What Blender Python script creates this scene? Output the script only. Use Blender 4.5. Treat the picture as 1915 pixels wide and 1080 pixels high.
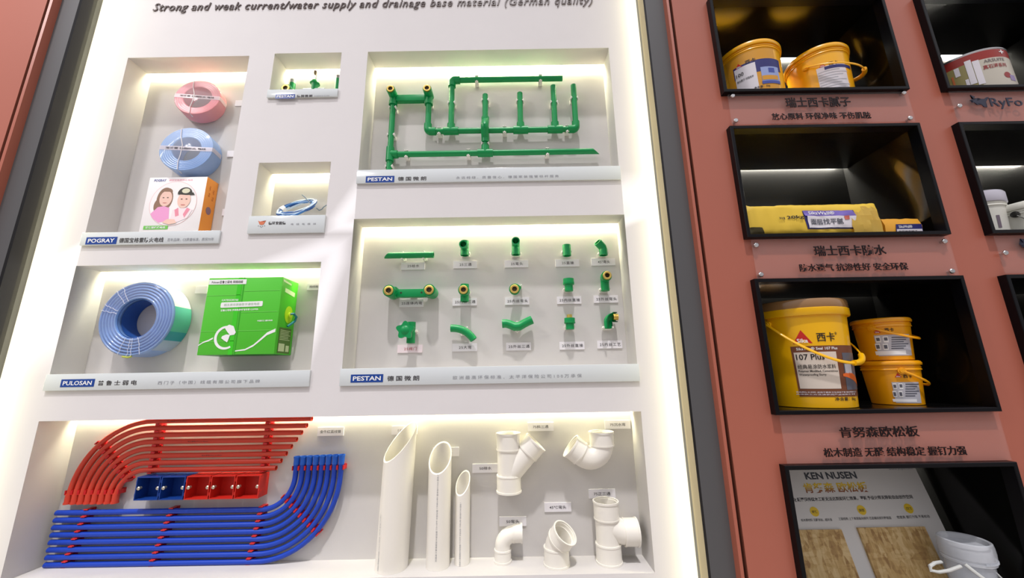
import bpy, bmesh, math, random
from mathutils import Vector, Matrix, noise
for o in list(bpy.data.objects): bpy.data.objects.remove(o)
SC = bpy.context.scene
COL = SC.collection
PI = math.pi
random.seed(7)

# ------------------------------------------------------------------ camera
FPX, PITCH, ROLL = 706.5, 0.21995, -0.01647
DIST, EYE = 1.4, 1.5
cp, sp = math.cos(PITCH), math.sin(PITCH)
FWD = Vector((0, cp, sp)); R0 = Vector((1, 0, 0)); U0 = R0.cross(FWD)
RGT = math.cos(ROLL)*R0 + math.sin(ROLL)*U0
UPV = -math.sin(ROLL)*R0 + math.cos(ROLL)*U0
CAMP = Vector((0, -DIST, EYE))
cd = bpy.data.cameras.new('camera'); cam = bpy.data.objects.new('camera', cd); COL.objects.link(cam)
m = Matrix((RGT, UPV, -FWD)).transposed().to_4x4(); m.translation = CAMP
cam.matrix_world = m
cd.sensor_fit = 'HORIZONTAL'; cd.sensor_width = 36; cd.lens = 36*FPX/1915
cd.clip_start = 0.02; cd.clip_end = 60
SC.camera = cam
def at(px, py, y=0.0):
    """world point on the plane at depth y seen at photo pixel (px, py)"""
    d = (px-957.5)/FPX*RGT - (py-540)/FPX*UPV + FWD
    return CAMP + d*((DIST+y)/d.y)

# ------------------------------------------------------------------ world, hall light, exposure
w = bpy.data.worlds.new('hall'); SC.world = w; w.use_nodes = True
nt = w.node_tree; bgn = nt.nodes['Background']
tc = nt.nodes.new('ShaderNodeTexCoord'); sx = nt.nodes.new('ShaderNodeSeparateXYZ'); rp = nt.nodes.new('ShaderNodeValToRGB')
mr = nt.nodes.new('ShaderNodeMapRange'); mr.inputs[1].default_value = -1
nt.links.new(tc.outputs['Generated'], sx.inputs[0]); nt.links.new(sx.outputs[2], mr.inputs[0]); nt.links.new(mr.outputs[0], rp.inputs[0])
rp.color_ramp.elements[0].position = 0.42; rp.color_ramp.elements[0].color = (.20, .19, .19, 1)
rp.color_ramp.elements[1].position = 0.86; rp.color_ramp.elements[1].color = (1.0, .97, 1.02, 1)
nt.links.new(rp.outputs[0], bgn.inputs[0]); bgn.inputs[1].default_value = 0.88
def sun(name, direction, strength, color, angle):
    l = bpy.data.lights.new(name, 'SUN'); l.energy = strength; l.color = color; l.angle = math.radians(angle)
    o = bpy.data.objects.new(name, l); COL.objects.link(o)
    o.rotation_euler = Vector(direction).to_track_quat('-Z', 'Y').to_euler(); o.location = (0, -3, 6)
sun('hall_light', (0.03, 1, -2.35), 1.9, (1.0, .96, .97), 2.2)
def area(name, loc, direction, sx_, sy_, power, color, xaxis=None):
    l = bpy.data.lights.new(name, 'AREA'); l.shape = 'RECTANGLE'; l.size = sx_; l.size_y = sy_; l.energy = power; l.color = color
    o = bpy.data.objects.new(name, l); COL.objects.link(o)
    z = -Vector(direction).normalized(); x = Vector(xaxis).normalized(); yv = z.cross(x)
    mm = Matrix((x, yv, z)).transposed().to_4x4(); mm.translation = Vector(loc); o.matrix_world = mm
    return o
WARM = (1.0, .955, .66)
area('hall_spot', (-2.6, -1.7, 4.1), (.75, 1.5, -1.7), .5, .5, 30, (1.0, .96, .97), (1, .5, 0))
PL, PR = -1.859, 0.588                     # board edges
area('led_left', (PL+.0012, -.026, 1.95), (1, .25, 0), 3.2, .018, 4.6, (1.0, .94, .56), (0, 0, 1))
area('led_right', (PR-.0012, -.026, 1.95), (-1, .25, 0), 3.2, .018, 2.8, (1.0, .94, .56), (0, 0, 1))
SC.view_settings.view_transform = 'Standard'; SC.view_settings.look = 'None'
SC.view_settings.exposure = 0.08; SC.view_settings.gamma = 1.0; SC.view_settings.use_curve_mapping = False
SC.cycles.max_bounces = 8; SC.cycles.transparent_max_bounces = 12

# ------------------------------------------------------------------ materials
def lin(c):
    f = lambda v: v/12.92 if v <= .04045 else ((v+.055)/1.055)**2.4
    return tuple(f(v/255) for v in c)
MATS = {}
def mat(name, rgb, rough=.5, metal=0, spec=.5, coat=0, var=0, scale=8, bump=0, bscale=60, trans=0, alpha=1, ior=1.45, emit=0, sss=0):
    if name in MATS: return MATS[name]
    mt = bpy.data.materials.new(name); mt.use_nodes = True; MATS[name] = mt
    n, l = mt.node_tree.nodes, mt.node_tree.links; b = n['Principled BSDF']
    c = lin(rgb)+(1,)
    b.inputs['Base Color'].default_value = c; b.inputs['Roughness'].default_value = rough; b.inputs['Metallic'].default_value = metal
    b.inputs['Specular IOR Level'].default_value = spec; b.inputs['Coat Weight'].default_value = coat; b.inputs['Coat Roughness'].default_value = .08
    b.inputs['Transmission Weight'].default_value = trans; b.inputs['Alpha'].default_value = alpha; b.inputs['IOR'].default_value = ior
    if sss: b.inputs['Subsurface Weight'].default_value = sss; b.inputs['Subsurface Radius'].default_value = (.01, .01, .01)
    if emit: b.inputs['Emission Color'].default_value = c; b.inputs['Emission Strength'].default_value = emit
    if var or bump:
        t = n.new('ShaderNodeTexCoord')
    if var:
        nz = n.new('ShaderNodeTexNoise'); nz.inputs['Scale'].default_value = scale; nz.inputs['Detail'].default_value = 5; nz.inputs['Roughness'].default_value = .6
        mx = n.new('ShaderNodeMix'); mx.data_type = 'RGBA'
        mx.inputs[6].default_value = tuple(v*(1-var) for v in c[:3])+(1,); mx.inputs[7].default_value = tuple(min(1, v*(1+var)) for v in c[:3])+(1,)
        l.new(t.outputs['Object'], nz.inputs[0]); l.new(nz.outputs[0], mx.inputs[0]); l.new(mx.outputs[2], b.inputs['Base Color'])
    if bump:
        nb = n.new('ShaderNodeTexNoise'); nb.inputs['Scale'].default_value = bscale; nb.inputs['Detail'].default_value = 3
        bp = n.new('ShaderNodeBump'); bp.inputs['Strength'].default_value = bump; bp.inputs['Distance'].default_value = .002
        l.new(t.outputs['Object'], nb.inputs[0]); l.new(nb.outputs[0], bp.inputs['Height']); l.new(bp.outputs[0], b.inputs['Normal'])
    return mt
def film(name, rgb, mixw, rough=.1):
    """thin clear sheet: mostly see-through with a faint tint and gloss"""
    if name in MATS: return MATS[name]
    mt = bpy.data.materials.new(name); mt.use_nodes = True; MATS[name] = mt
    n, l = mt.node_tree.nodes, mt.node_tree.links; b = n['Principled BSDF']; out = n['Material Output']
    b.inputs['Base Color'].default_value = lin(rgb)+(1,); b.inputs['Roughness'].default_value = rough
    tr = n.new('ShaderNodeBsdfTransparent'); ms = n.new('ShaderNodeMixShader'); ms.inputs[0].default_value = mixw
    l.new(tr.outputs[0], ms.inputs[1]); l.new(b.outputs[0], ms.inputs[2]); l.new(ms.outputs[0], out.inputs[0])
    return mt
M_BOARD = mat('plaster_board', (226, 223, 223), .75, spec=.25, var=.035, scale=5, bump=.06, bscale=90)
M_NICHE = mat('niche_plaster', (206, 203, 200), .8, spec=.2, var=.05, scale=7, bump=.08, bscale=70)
M_RED = mat('red_panel', (172, 98, 79), .36, spec=.6, var=.03, scale=3)
M_GREY = mat('grey_metal', (92, 92, 93), .45, metal=.2, spec=.4)
M_BLK = mat('black_gloss', (22, 21, 22), .22, spec=.5)
M_GAP = mat('seam_dark', (24, 16, 15), .7)
M_FRAME = mat('black_frame', (7, 7, 12), .34, spec=.22)
M_CELL = mat('black_board', (9, 9, 9), .18, spec=.28)
M_LITTAN = mat('led_lit_tan', (176, 164, 134), .6)  # LED light painted in as tan on the right frame's black return
M_FLOOR = mat('floor_tile', (168, 160, 152), .3, var=.06)
M_GRN = mat('green_pipe', (6, 146, 78), .36, spec=.45)
M_BRASS = mat('brass', (222, 192, 108), .42, metal=1)
M_HOLE = mat('bore_dark', (48, 40, 16), .6)
M_CLIP = mat('white_clip', (236, 234, 226), .45)
M_CARD = mat('card_white', (232, 229, 232), .5)
M_INK = mat('ink_dark', (52, 48, 52), .6)
M_INKL = mat('ink_pale', (150, 152, 158), .6)
M_INKR = mat('ink_red', (190, 90, 100), .6)
M_WHITE = mat('white_print', (246, 246, 246), .5)
M_PLATE = mat('frosted_acrylic', (214, 220, 222), .16, spec=.6)
M_LOGO = mat('logo_blue', (26, 68, 150), .3)
M_TITLE = mat('letter_dark', (92, 80, 78), .4)
M_SIGN = mat('letter_black', (40, 30, 32), .32, metal=.5)
M_PVC = mat('pvc_white', (240, 236, 226), .28, spec=.5)
M_CRED = mat('conduit_red', (208, 66, 46), .33, spec=.5)
M_CBLU = mat('conduit_blue', (24, 66, 180), .33, spec=.5)
M_SBLU = mat('socket_blue', (34, 96, 200), .3)
M_CLR = mat('clip_red', (206, 34, 40), .3)
M_JR = mat('jbox_red', (200, 40, 30), .38)
M_JB = mat('jbox_blue', (22, 62, 140), .38)
M_SCR = mat('screw_metal', (214, 208, 190), .3, metal=.8)
M_YEL = mat('yellow_plastic', (246, 186, 8), .3, spec=.5, coat=.3)
M_YEL2 = mat('yellow_plastic_deep', (240, 164, 10), .3, spec=.5, coat=.3)
M_STEEL = mat('satin_steel', (205, 204, 204), .22, metal=1)
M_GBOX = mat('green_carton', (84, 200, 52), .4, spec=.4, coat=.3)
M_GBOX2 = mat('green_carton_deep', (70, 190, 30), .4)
M_FILM = film('shrink_film', (235, 240, 245), .28)
M_ACR = film('clear_acrylic', (230, 225, 225), .05, .04)

# ------------------------------------------------------------------ mesh helpers
def V(*a): return Vector(a)
def BM(): return bmesh.new()
def box(bm, a, b, mi=0, bev=0):
    x0, y0, z0 = a; x1, y1, z1 = b
    t = bmesh.new() if bev else bm
    v = [t.verts.new((x, y, z)) for z in (z0, z1) for y in (y0, y1) for x in (x0, x1)]
    fs = [t.faces.new([v[i] for i in f]) for f in ((0, 2, 3, 1), (4, 5, 7, 6), (0, 1, 5, 4), (2, 6, 7, 3), (0, 4, 6, 2), (1, 3, 7, 5))]
    for f in fs: f.material_index = mi
    if bev:
        bmesh.ops.bevel(t, geom=t.edges[:], offset=bev, segments=2, affect='EDGES', profile=.5)
        for f in t.faces: f.material_index = mi
        merge(bm, t)
def merge(bm, t, M=None):
    if M is not None: t.transform(M)
    vm = {v: bm.verts.new(v.co) for v in t.verts}
    for f in t.faces:
        try:
            g = bm.faces.new([vm[v] for v in f.verts]); g.material_index = f.material_index; g.smooth = f.smooth
        except ValueError: pass
    t.free()
def frames(pts):
    T = []
    for i in range(len(pts)):
        a = pts[max(i-1, 0)]; b = pts[min(i+1, len(pts)-1)]
        d = b-a
        T.append(d.normalized() if d.length > 1e-9 else (T[-1] if T else V(0, 0, 1)))
    up = V(0, -1, 0) if abs(T[0].y) < .9 else V(0, 0, 1)
    n = (up - T[0]*up.dot(T[0])).normalized(); N = [n]
    for i in range(1, len(pts)):
        n = N[-1] - T[i]*N[-1].dot(T[i]); N.append(n.normalized())
    return T, N
def tube(bm, pts, r, n=14, hollow=0, mi=0, cut0=None, cut1=None, cap=True, inner_mi=None, squash=None):
    """sweep; r scalar or list; hollow = wall thickness; cut0 / cut1 = (point, normal) oblique ends"""
    pts = [Vector(p) for p in pts]
    # duplicate points make steps: tangents come from de-duplicated neighbours
    T, N = frames(pts)
    for i in range(1, len(pts)):
        if (pts[i]-pts[i-1]).length < 1e-7:
            k = i+1 if i+1 < len(pts) else i
            t = (pts[min(k, len(pts)-1)]-pts[max(i-2, 0)])
            if t.length > 1e-9: T[i] = T[i-1] = t.normalized()
    rr = r if isinstance(r, (list, tuple)) else [r]*len(pts)
    def ring(i, rad):
        B = T[i].cross(N[i]); out = []
        for k in range(n):
            a = 2*PI*k/n
            e = N[i]*math.cos(a)*(squash or 1)+B*math.sin(a)
            p = pts[i]+e*rad
            c = cut0 if i == 0 else cut1 if i == len(pts)-1 else None
            if c:
                q, nn = Vector(c[0]), Vector(c[1]); den = T[i].dot(nn)
                p = p + T[i]*((q-p).dot(nn)/den)
            out.append(bm.verts.new(p))
        return out
    rings = [ring(i, rr[i]) for i in range(len(pts))]
    def skin(A, B, flip=False, m=mi):
        for k in range(n):
            f = [A[k], A[(k+1) % n], B[(k+1) % n], B[k]]
            if flip: f.reverse()
            g = bm.faces.new(f); g.material_index = m; g.smooth = True
    for A, B in zip(rings, rings[1:]): skin(A, B)
    if hollow:
        im = mi if inner_mi is None else inner_mi
        inn = [ring(i, max(rr[i]-hollow, .0005)) for i in range(len(pts))]
        for A, B in zip(inn, inn[1:]): skin(A, B, True, im)
        skin(inn[0], rings[0]); skin(rings[-1], inn[-1])
    elif cap:
        f = bm.faces.new(list(reversed(rings[0]))); f.material_index = mi
        f = bm.faces.new(rings[-1]); f.material_index = mi
def lathe(bm, prof, n=40, M=None, mi=0, a0=0, a1=2*PI, mis=None):
    """revolve (r, z) about local z"""
    t = bmesh.new(); full = abs(a1-a0-2*PI) < 1e-6; cnt = n if full else n+1
    R = []
    for (r, z) in prof:
        if r < 1e-6: R.append([t.verts.new((0, 0, z))])
        else: R.append([t.verts.new((r*math.cos(a0+(a1-a0)*k/n), r*math.sin(a0+(a1-a0)*k/n), z)) for k in range(cnt)])
    for i, (A, B) in enumerate(zip(R, R[1:])):
        for k in range(n):
            k2 = (k+1) % cnt
            if len(A) == 1 and len(B) == 1: continue
            if len(A) == 1: f = [A[0], B[k2], B[k]]
            elif len(B) == 1: f = [A[k], A[k2], B[0]]
            else: f = [A[k], A[k2], B[k2], B[k]]
            try:
                g = t.faces.new(f); g.smooth = True; g.material_index = mis[i] if mis else mi
            except ValueError: pass
    merge(bm, t, M)
def quad(bm, pts, mi=0):
    f = bm.faces.new([bm.verts.new(p) for p in pts]); f.material_index = mi; return f
def prism(bm, poly, fn, h0, h1, mi=0):
    """extrude a flat outline; fn(u, v, w) places it"""
    a = [bm.verts.new(fn(u, v, h0)) for u, v in poly]; b = [bm.verts.new(fn(u, v, h1)) for u, v in poly]
    for f in (list(reversed(a)), b):
        g = bm.faces.new(f); g.material_index = mi
    for i in range(len(a)):
        j = (i+1) % len(a); g = bm.faces.new([a[i], a[j], b[j], b[i]]); g.material_index = mi
LOC = {}
def obj(name, bm, mats, parent=None, ang=35, recalc=True):
    if recalc: bmesh.ops.recalc_face_normals(bm, faces=bm.faces[:])
    if parent is not None: bmesh.ops.translate(bm, verts=bm.verts[:], vec=-LOC[parent.name])
    me = bpy.data.meshes.new(name); bm.to_mesh(me); bm.free()
    for mm in (mats if isinstance(mats, (list, tuple)) else [mats]): me.materials.append(mm)
    for p in me.polygons: p.use_smooth = True
    me.set_sharp_from_angle(angle=math.radians(ang))
    o = bpy.data.objects.new(name, me); COL.objects.link(o)
    LOC[o.name] = LOC[parent.name] if parent is not None else V(0, 0, 0)
    if parent is not None: o.parent = parent
    return o
def solo(name, bm, mats, label, cat, group=None, ang=35):
    """a thing that is one mesh, origin at its centre of bounds"""
    lo = V(*[min(v.co[i] for v in bm.verts) for i in range(3)]); hi = V(*[max(v.co[i] for v in bm.verts) for i in range(3)])
    c = V((lo.x+hi.x)/2, (lo.y+hi.y)/2, lo.z)
    bmesh.ops.translate(bm, verts=bm.verts[:], vec=-c)
    o = obj(name, bm, mats, None, ang); o.location = c; LOC[o.name] = c
    tag(o, label, cat, group); return o
def tag(o, label, cat, group=None):
    o['label'] = label; o['category'] = cat
    if group: o['group'] = group
def thing(name, label, cat, loc, group=None):
    o = bpy.data.objects.new(name, None); COL.objects.link(o); o.location = loc; o.empty_display_size = .05
    LOC[o.name] = Vector(loc); tag(o, label, cat, group); return o
def struct(name, bm, mats, ang=35):
    o = obj(name, bm, mats, None, ang); o['kind'] = 'structure'; return o

# ------------------------------------------------------------------ lettering
TC = {}
def glyphs(body, bold=0, shear=0, space=1.0, ext=0):
    key = (body, bold, shear, space, ext)
    if key in TC: return TC[key]
    cu = bpy.data.curves.new('t', 'FONT'); cu.body = body; cu.size = 1; cu.offset = bold; cu.shear = shear; cu.space_character = space
    cu.resolution_u = 2; cu.extrude = ext; cu.fill_mode = 'BOTH' if ext else 'FRONT'
    o = bpy.data.objects.new('t', cu); COL.objects.link(o)
    dg = bpy.context.evaluated_depsgraph_get()
    me = bpy.data.meshes.new_from_object(o.evaluated_get(dg))
    vs = [v.co.copy() for v in me.vertices]; fs = [tuple(p.vertices) for p in me.polygons]
    bpy.data.objects.remove(o); bpy.data.curves.remove(cu); bpy.data.meshes.remove(me)
    TC[key] = (vs, fs); return TC[key]
def put_text(bm, body, fn, W, H, bold=0, shear=0, space=1.0, depth=0.0, mi=0):
    vs, fs = glyphs(body, bold, shear, space, .1 if depth else 0)
    if not vs: return
    x0 = min(v.x for v in vs); x1 = max(v.x for v in vs); y0 = min(v.y for v in vs); y1 = max(v.y for v in vs)
    if W is None: W = H*(x1-x0)/(y1-y0)
    nv = [bm.verts.new(fn(((v.x-x0)/(x1-x0)-.5)*W, ((v.y-y0)/(y1-y0)-.5)*H, (depth*(v.z+.1)/.2 if depth else .0003))) for v in vs]
    for f in fs:
        try: bm.faces.new([nv[i] for i in f]).material_index = mi
        except ValueError: pass
def facing(c, ux=V(1, 0, 0), uz=V(0, 0, 1)):
    c = Vector(c); n = ux.cross(uz)
    return lambda u, v, w=0.0: c+ux*u+uz*v+n*w
def text_px(bm, body, L, R, hpx, y, W=True, **k):
    """text whose left-middle and right-middle sit at two photo pixels on the plane at depth y"""
    a, b = at(*L, y), at(*R, y); c = (a+b)/2
    mx, my = (L[0]+R[0])/2, (L[1]+R[1])/2
    H = (at(mx, my-hpx/2, y)-at(mx, my+hpx/2, y)).length
    put_text(bm, body, facing(c), (b-a).length if W else None, H, **k)

# ================================================================== SETTING
ND = .112                                    # niche depth
NICHES = {  # x0, x1, z floor, z top, depth
 'A': (-1.679, -1.143, 2.045, 2.887, ND), 'B': (-1.032, -.736, 2.690, 2.897, ND), 'C': (-1.032, -.736, 2.108, 2.362, ND),
 'D': (-.620, .445, 2.300, 2.898, ND), 'E': (-.622, .450, 1.515, 2.108, ND), 'F': (-1.683, -.736, 1.511, 1.933, ND), 'G': (-1.681, .449, .861, 1.362, .126)}
PZ0, PZ1 = .35, 3.40
SLOT, RISE = .020, .030
def board():
    bm = BM()
    xs = sorted({PL, PR} | {n[0] for n in NICHES.values()} | {n[1] for n in NICHES.values()})
    zs = sorted({PZ0, PZ1} | {n[2] for n in NICHES.values()} | {n[3] for n in NICHES.values()})
    for x0, x1 in zip(xs, xs[1:]):
        for z0, z1 in zip(zs, zs[1:]):
            cx, cz = (x0+x1)/2, (z0+z1)/2
            if any(n[0] < cx < n[1] and n[2] < cz < n[3] for n in NICHES.values()): continue
            quad(bm, [(x0, 0, z0), (x1, 0, z0), (x1, 0, z1), (x0, 0, z1)])
    for x0, x1, z0, z1, d in NICHES.values():
        s, h = d-SLOT, z1+RISE
        for x in (x0, x1):
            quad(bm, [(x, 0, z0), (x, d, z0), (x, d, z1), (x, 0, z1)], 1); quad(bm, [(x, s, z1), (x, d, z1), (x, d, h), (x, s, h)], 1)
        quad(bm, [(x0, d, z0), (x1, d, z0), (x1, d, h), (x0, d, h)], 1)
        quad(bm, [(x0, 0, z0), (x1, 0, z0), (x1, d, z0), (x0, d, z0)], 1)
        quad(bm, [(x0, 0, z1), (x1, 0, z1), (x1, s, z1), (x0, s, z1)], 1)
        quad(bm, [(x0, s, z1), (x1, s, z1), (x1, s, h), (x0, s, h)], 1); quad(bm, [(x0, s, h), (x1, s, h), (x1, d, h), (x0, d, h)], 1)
    bmesh.ops.remove_doubles(bm, verts=bm.verts[:], dist=1e-5)
    # board thickness round the outside
    quad(bm, [(PL, 0, PZ0), (PL, .19, PZ0), (PL, .19, PZ1), (PL, 0, PZ1)]); quad(bm, [(PR, 0, PZ0), (PR, .19, PZ0), (PR, .19, PZ1), (PR, 0, PZ1)])
    quad(bm, [(PL, .19, PZ0), (PR, .19, PZ0), (PR, .19, PZ1), (PL, .19, PZ1)])
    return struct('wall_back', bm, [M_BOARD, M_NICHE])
board()
LEDW = {'A': 3.0, 'B': 3.6, 'C': 3.2, 'D': 4.2, 'E': 4.0, 'F': 3.4, 'G': 2.8}      # watts per metre
for k, (x0, x1, z0, z1, d) in NICHES.items():
    area('niche_led', ((x0+x1)/2, d-SLOT*.5, z1+RISE-.004), (0, 0, -1), x1-x0-.01, .014, LEDW[k]*(x1-x0), WARM, (1, 0, 0))
YR = -.098                                   # face of the red panels
YF = -.070                                   # face of the grey frame
def frame_side(name, xe, sgn):
    """frame beside the board: glossy return (right one coloured tan as if LED-lit), grey face, red return, dark seam"""
    bm = BM(); z0, z1 = 0, 3.6
    X = lambda d: xe+sgn*d
    def strip(xa, ya, xb, yb, mi): quad(bm, [(xa, ya, z0), (xb, yb, z0), (xb, yb, z1), (xa, ya, z1)], mi)
    strip(X(0), .02, X(0), -.018, 2); strip(X(0), -.018, X(0), -.030, 3 if sgn > 0 else 1)
    strip(X(0), -.030, X(.0035), YF+.004, 3 if sgn > 0 else 1); strip(X(.0035), YF+.004, X(.010), YF, 1)
    strip(X(.010), YF, X(.087), YF, 0)
    strip(X(.087), YF, X(.089), YR+.002, 4); strip(X(.089), YR+.002, X(.098), YR, 4)
    strip(X(.098), YR, X(.099), YR+.03, 5); strip(X(.099), YR+.03, X(.110), YR+.03, 5); strip(X(.110), YR+.03, X(.110), YR, 4)
    return struct(name, bm, [M_GREY, M_BLK, M_GREY, M_LITTAN, M_RED, M_GAP])
frame_side('trim_1', PL, -1); frame_side('trim_2', PR, 1)
# red walls with openings for the display boxes
CX0, CX1, DX0, DX1 = .843, 1.570, 1.7175, 2.45
ROWS = [(2.561, 3.02), (1.960, 2.411), (1.356, 1.808), (.752, 1.205)]
FT = .013
def red_wall(name, x0, x1, holes):
    bm = BM()
    xs = sorted({x0, x1} | {h[0] for h in holes} | {h[1] for h in holes}); zs = sorted({0, 3.6} | {h[2] for h in holes} | {h[3] for h in holes})
    for a, b in zip(xs, xs[1:]):
        for c, d in zip(zs, zs[1:]):
            if any(h[0] < (a+b)/2 < h[1] and h[2] < (c+d)/2 < h[3] for h in holes): continue
            quad(bm, [(a, YR, c), (b, YR, c), (b, YR, d), (a, YR, d)])
    bmesh.ops.remove_doubles(bm, verts=bm.verts[:], dist=1e-5)
    return struct(name, bm, M_RED)
red_wall('wall_left', -3.6, PL-.110, [])
red_wall('wall_right', PR+.110, 3.4, [(a+.004, b-.004, z0+.004, z1-.004) for a, b in ((CX0, CX1), (DX0, DX1)) for z0, z1 in (ROWS if a == CX0 else ROWS[:3])])
bm = BM(); quad(bm, [(-6, -7, 0), (6, -7, 0), (6, .3, 0), (-6, .3, 0)]); struct('floor', bm, M_FLOOR)

# ------------------------------------------------------------------ display boxes on the right
CB = .206
def cubby(x0, x1, z0, z1, label, power):
    t = thing('display_cubby', label, 'display box', ((x0+x1)/2, YR, z0), 'black framed display boxes in the red wall')
    bm = BM()   # frame: four mitred bars proud of the wall
    o = [(x0, z0), (x1, z0), (x1, z1), (x0, z1)]; i = [(x0+FT, z0+FT), (x1-FT, z0+FT), (x1-FT, z1-FT), (x0+FT, z1-FT)]
    yf, e = -.124, .0015
    for k in range(4):
        j = (k+1) % 4
        def P(p, y): return (p[0], y, p[1])
        cx, cz = (x0+x1)/2, (z0+z1)/2
        sh = lambda p, s: (p[0]+(e*s if p[0] < cx else -e*s), p[1]+(e*s if p[1] < cz else -e*s))
        prof = [(o[k], o[j], YR+.01), (o[k], o[j], yf+e), (sh(o[k], 1), sh(o[j], 1), yf), (sh(i[k], -1), sh(i[j], -1), yf), (i[k], i[j], yf+e), (i[k], i[j], YR+.012)]
        for (a, b, ya), (c, d, yb) in zip(prof, prof[1:]): quad(bm, [P(a, ya), P(b, ya), P(d, yb), P(c, yb)])
    bmesh.ops.remove_doubles(bm, verts=bm.verts[:], dist=1e-5)
    obj('frame', bm, M_FRAME, t, 20)
    a, b, c, d = x0+FT, x1-FT, z0+FT, z1-FT; y0 = YR+.012; s = CB-SLOT*1.0; h = d+.03
    bm = BM()
    for x in (a, b):
        quad(bm, [(x, y0, c), (x, CB, c), (x, CB, d), (x, y0, d)]); quad(bm, [(x, s, d), (x, CB, d), (x, CB, h), (x, s, h)])
    quad(bm, [(a, CB, c), (b, CB, c), (b, CB, h), (a, CB, h)]); quad(bm, [(a, y0, c), (b, y0, c), (b, CB, c), (a, CB, c)])
    quad(bm, [(a, y0, d), (b, y0, d), (b, s, d), (a, s, d)]); quad(bm, [(a, s, d), (b, s, d), (b, s, h), (a, s, h)]); quad(bm, [(a, s, h), (b, s, h), (b, CB, h), (a, CB, h)])
    bmesh.ops.remove_doubles(bm, verts=bm.verts[:], dist=1e-5)
    obj('lining', bm, M_CELL, t)
    if power: area('cubby_led', ((a+b)/2, CB-SLOT*.5, h-.004), (0, 0, -1), b-a-.02, .014, power, (1, .95, .82), (1, 0, 0))
cubby(CX0, CX1, *ROWS[0], 'black framed display box holding two large yellow buckets, top of its column', 22)
cubby(CX0, CX1, *ROWS[1], 'black framed display box holding a yellow paper sack', 24)
cubby(CX0, CX1, *ROWS[2], 'black framed display box holding one big and two small stacked yellow buckets', 1.5)
cubby(CX0, CX1, *ROWS[3], 'black framed display box holding a wood board poster and a clear bucket', 12)
cubby(DX0, DX1, *ROWS[0], 'black framed display box holding a printed paint tin, at the top right', 26)
cubby(DX0, DX1, *ROWS[1], 'black framed display box holding pale plastic tubs, at the right edge', 22)
cubby(DX0, DX1, *ROWS[2], 'black framed display box cut by the right edge, below the pale tubs', 1)

# ------------------------------------------------------------------ acrylic sign plates on the red wall
def standoff_bm(x, z, y0):
    bm = BM()
    lathe(bm, [(0, .018), (.0065, .018), (.0085, .0165), (.009, .015), (.009, .012), (.005, .012), (.005, 0)], 24, Matrix.Translation((x, y0, z)) @ Matrix.Rotation(PI/2, 4, 'X'))
    return bm
def sign(label, x0, x1, z0, z1, spots, lines, extra=None):
    t = thing('acrylic_sign', label, 'sign', ((x0+x1)/2, YR, z0), 'clear sign plates on the red wall')
    bm = BM(); box(bm, (x0, YR-.013, z0), (x1, YR-.010, z1)); obj('clear_plate', bm, M_ACR, t)
    for x, z in spots: obj('standoff', standoff_bm(x, z, YR), M_STEEL, t)
    yl = YR-.0135
    for body, L, R, h in lines:
        bm = BM(); text_px(bm, body, L, R, h, yl, bold=.012, depth=.0022); obj('lettering', bm, M_SIGN, t)
    if extra: extra(t, yl)
sign('clear sign plate with two dark lines of writing under the two large yellow buckets', .862, 1.571, 2.426, 2.5585, [(.8805, 2.5515), (1.554, 2.5525), (.877, 2.441), (1.551, 2.439)],
     [('瑞士西卡腻子', (1469, 192), (1590, 190), 18), ('放心原料 环保净味 不伤肌肤', (1443, 217.5), (1628, 216), 12)])
sign('clear sign plate with two dark lines of writing under the yellow paper sack', .862, 1.571, 1.812, 1.957, [(.876, 1.934), (1.551, 1.937), (.876, 1.8255), (1.548, 1.8265)],
     [('瑞士西卡防水', (1522, 469), (1656, 467), 19), ('防水透气 抗渗性好 安全环保', (1495, 501), (1697, 497), 14)])
sign('clear sign plate with two dark lines of writing above the wood board poster', .862, 1.571, 1.208, 1.353, [],
     [('肯努森欧松板', (1570, 808), (1717, 805), 20), ('松木制造 无醛 结构稳定 握钉力强', (1540, 846), (1806, 841), 17)])
def bird_logo(cx, cy, y, s=1.0):
    pts = [(-18, 12), (-8, 8), (-13, 2), (-3, 6), (-5, -1), (4, 4), (10, 4), (14, 7), (20, 8), (16, 4), (14, -2), (13, -9), (17, -13), (10, -12), (5, -7), (-3, -8), (-10, -3), (-15, -4), (-11, 0), (-19, 1), (-12, 5)]
    bm = BM(); out = [at(cx+u*s, cy-v*s, y) for u, v in pts]
    a = [bm.verts.new(p) for p in out]; b = [bm.verts.new(p+V(0, -.002, 0)) for p in out]
    bm.faces.new(b); bm.faces.new(list(reversed(a)))
    for i in range(len(a)): bm.faces.new([a[i], a[(i+1) % len(a)], b[(i+1) % len(a)], b[i]])
    bmesh.ops.triangulate(bm, faces=bm.faces[:]); return bm
M_NAVY = mat('navy_letter', (34, 36, 58), .4)
def right_top(t, yl):
    obj('bird_emblem', bird_logo(1830, 189, yl, .92), M_NAVY, t)
    bm = BM(); text_px(bm, 'RyFo', (1852, 195), (1911, 192), 20, yl, bold=.006, depth=.002); obj('lettering', bm, M_NAVY, t)
sign('clear sign plate with a bird emblem and latin letters under the printed paint tin', 1.735, 2.44, 2.42, 2.557, [(1.756, 2.4895), (2.42, 2.4895)], [], right_top)
sign('clear sign plate with a bird emblem under the pale tubs at the right edge', 1.735, 2.44, 1.815, 1.955, [(1.7545, 1.890), (2.42, 1.890)], [], lambda t, yl: obj('bird_emblem', bird_logo(1925, 458, yl), M_NAVY, t))

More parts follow.
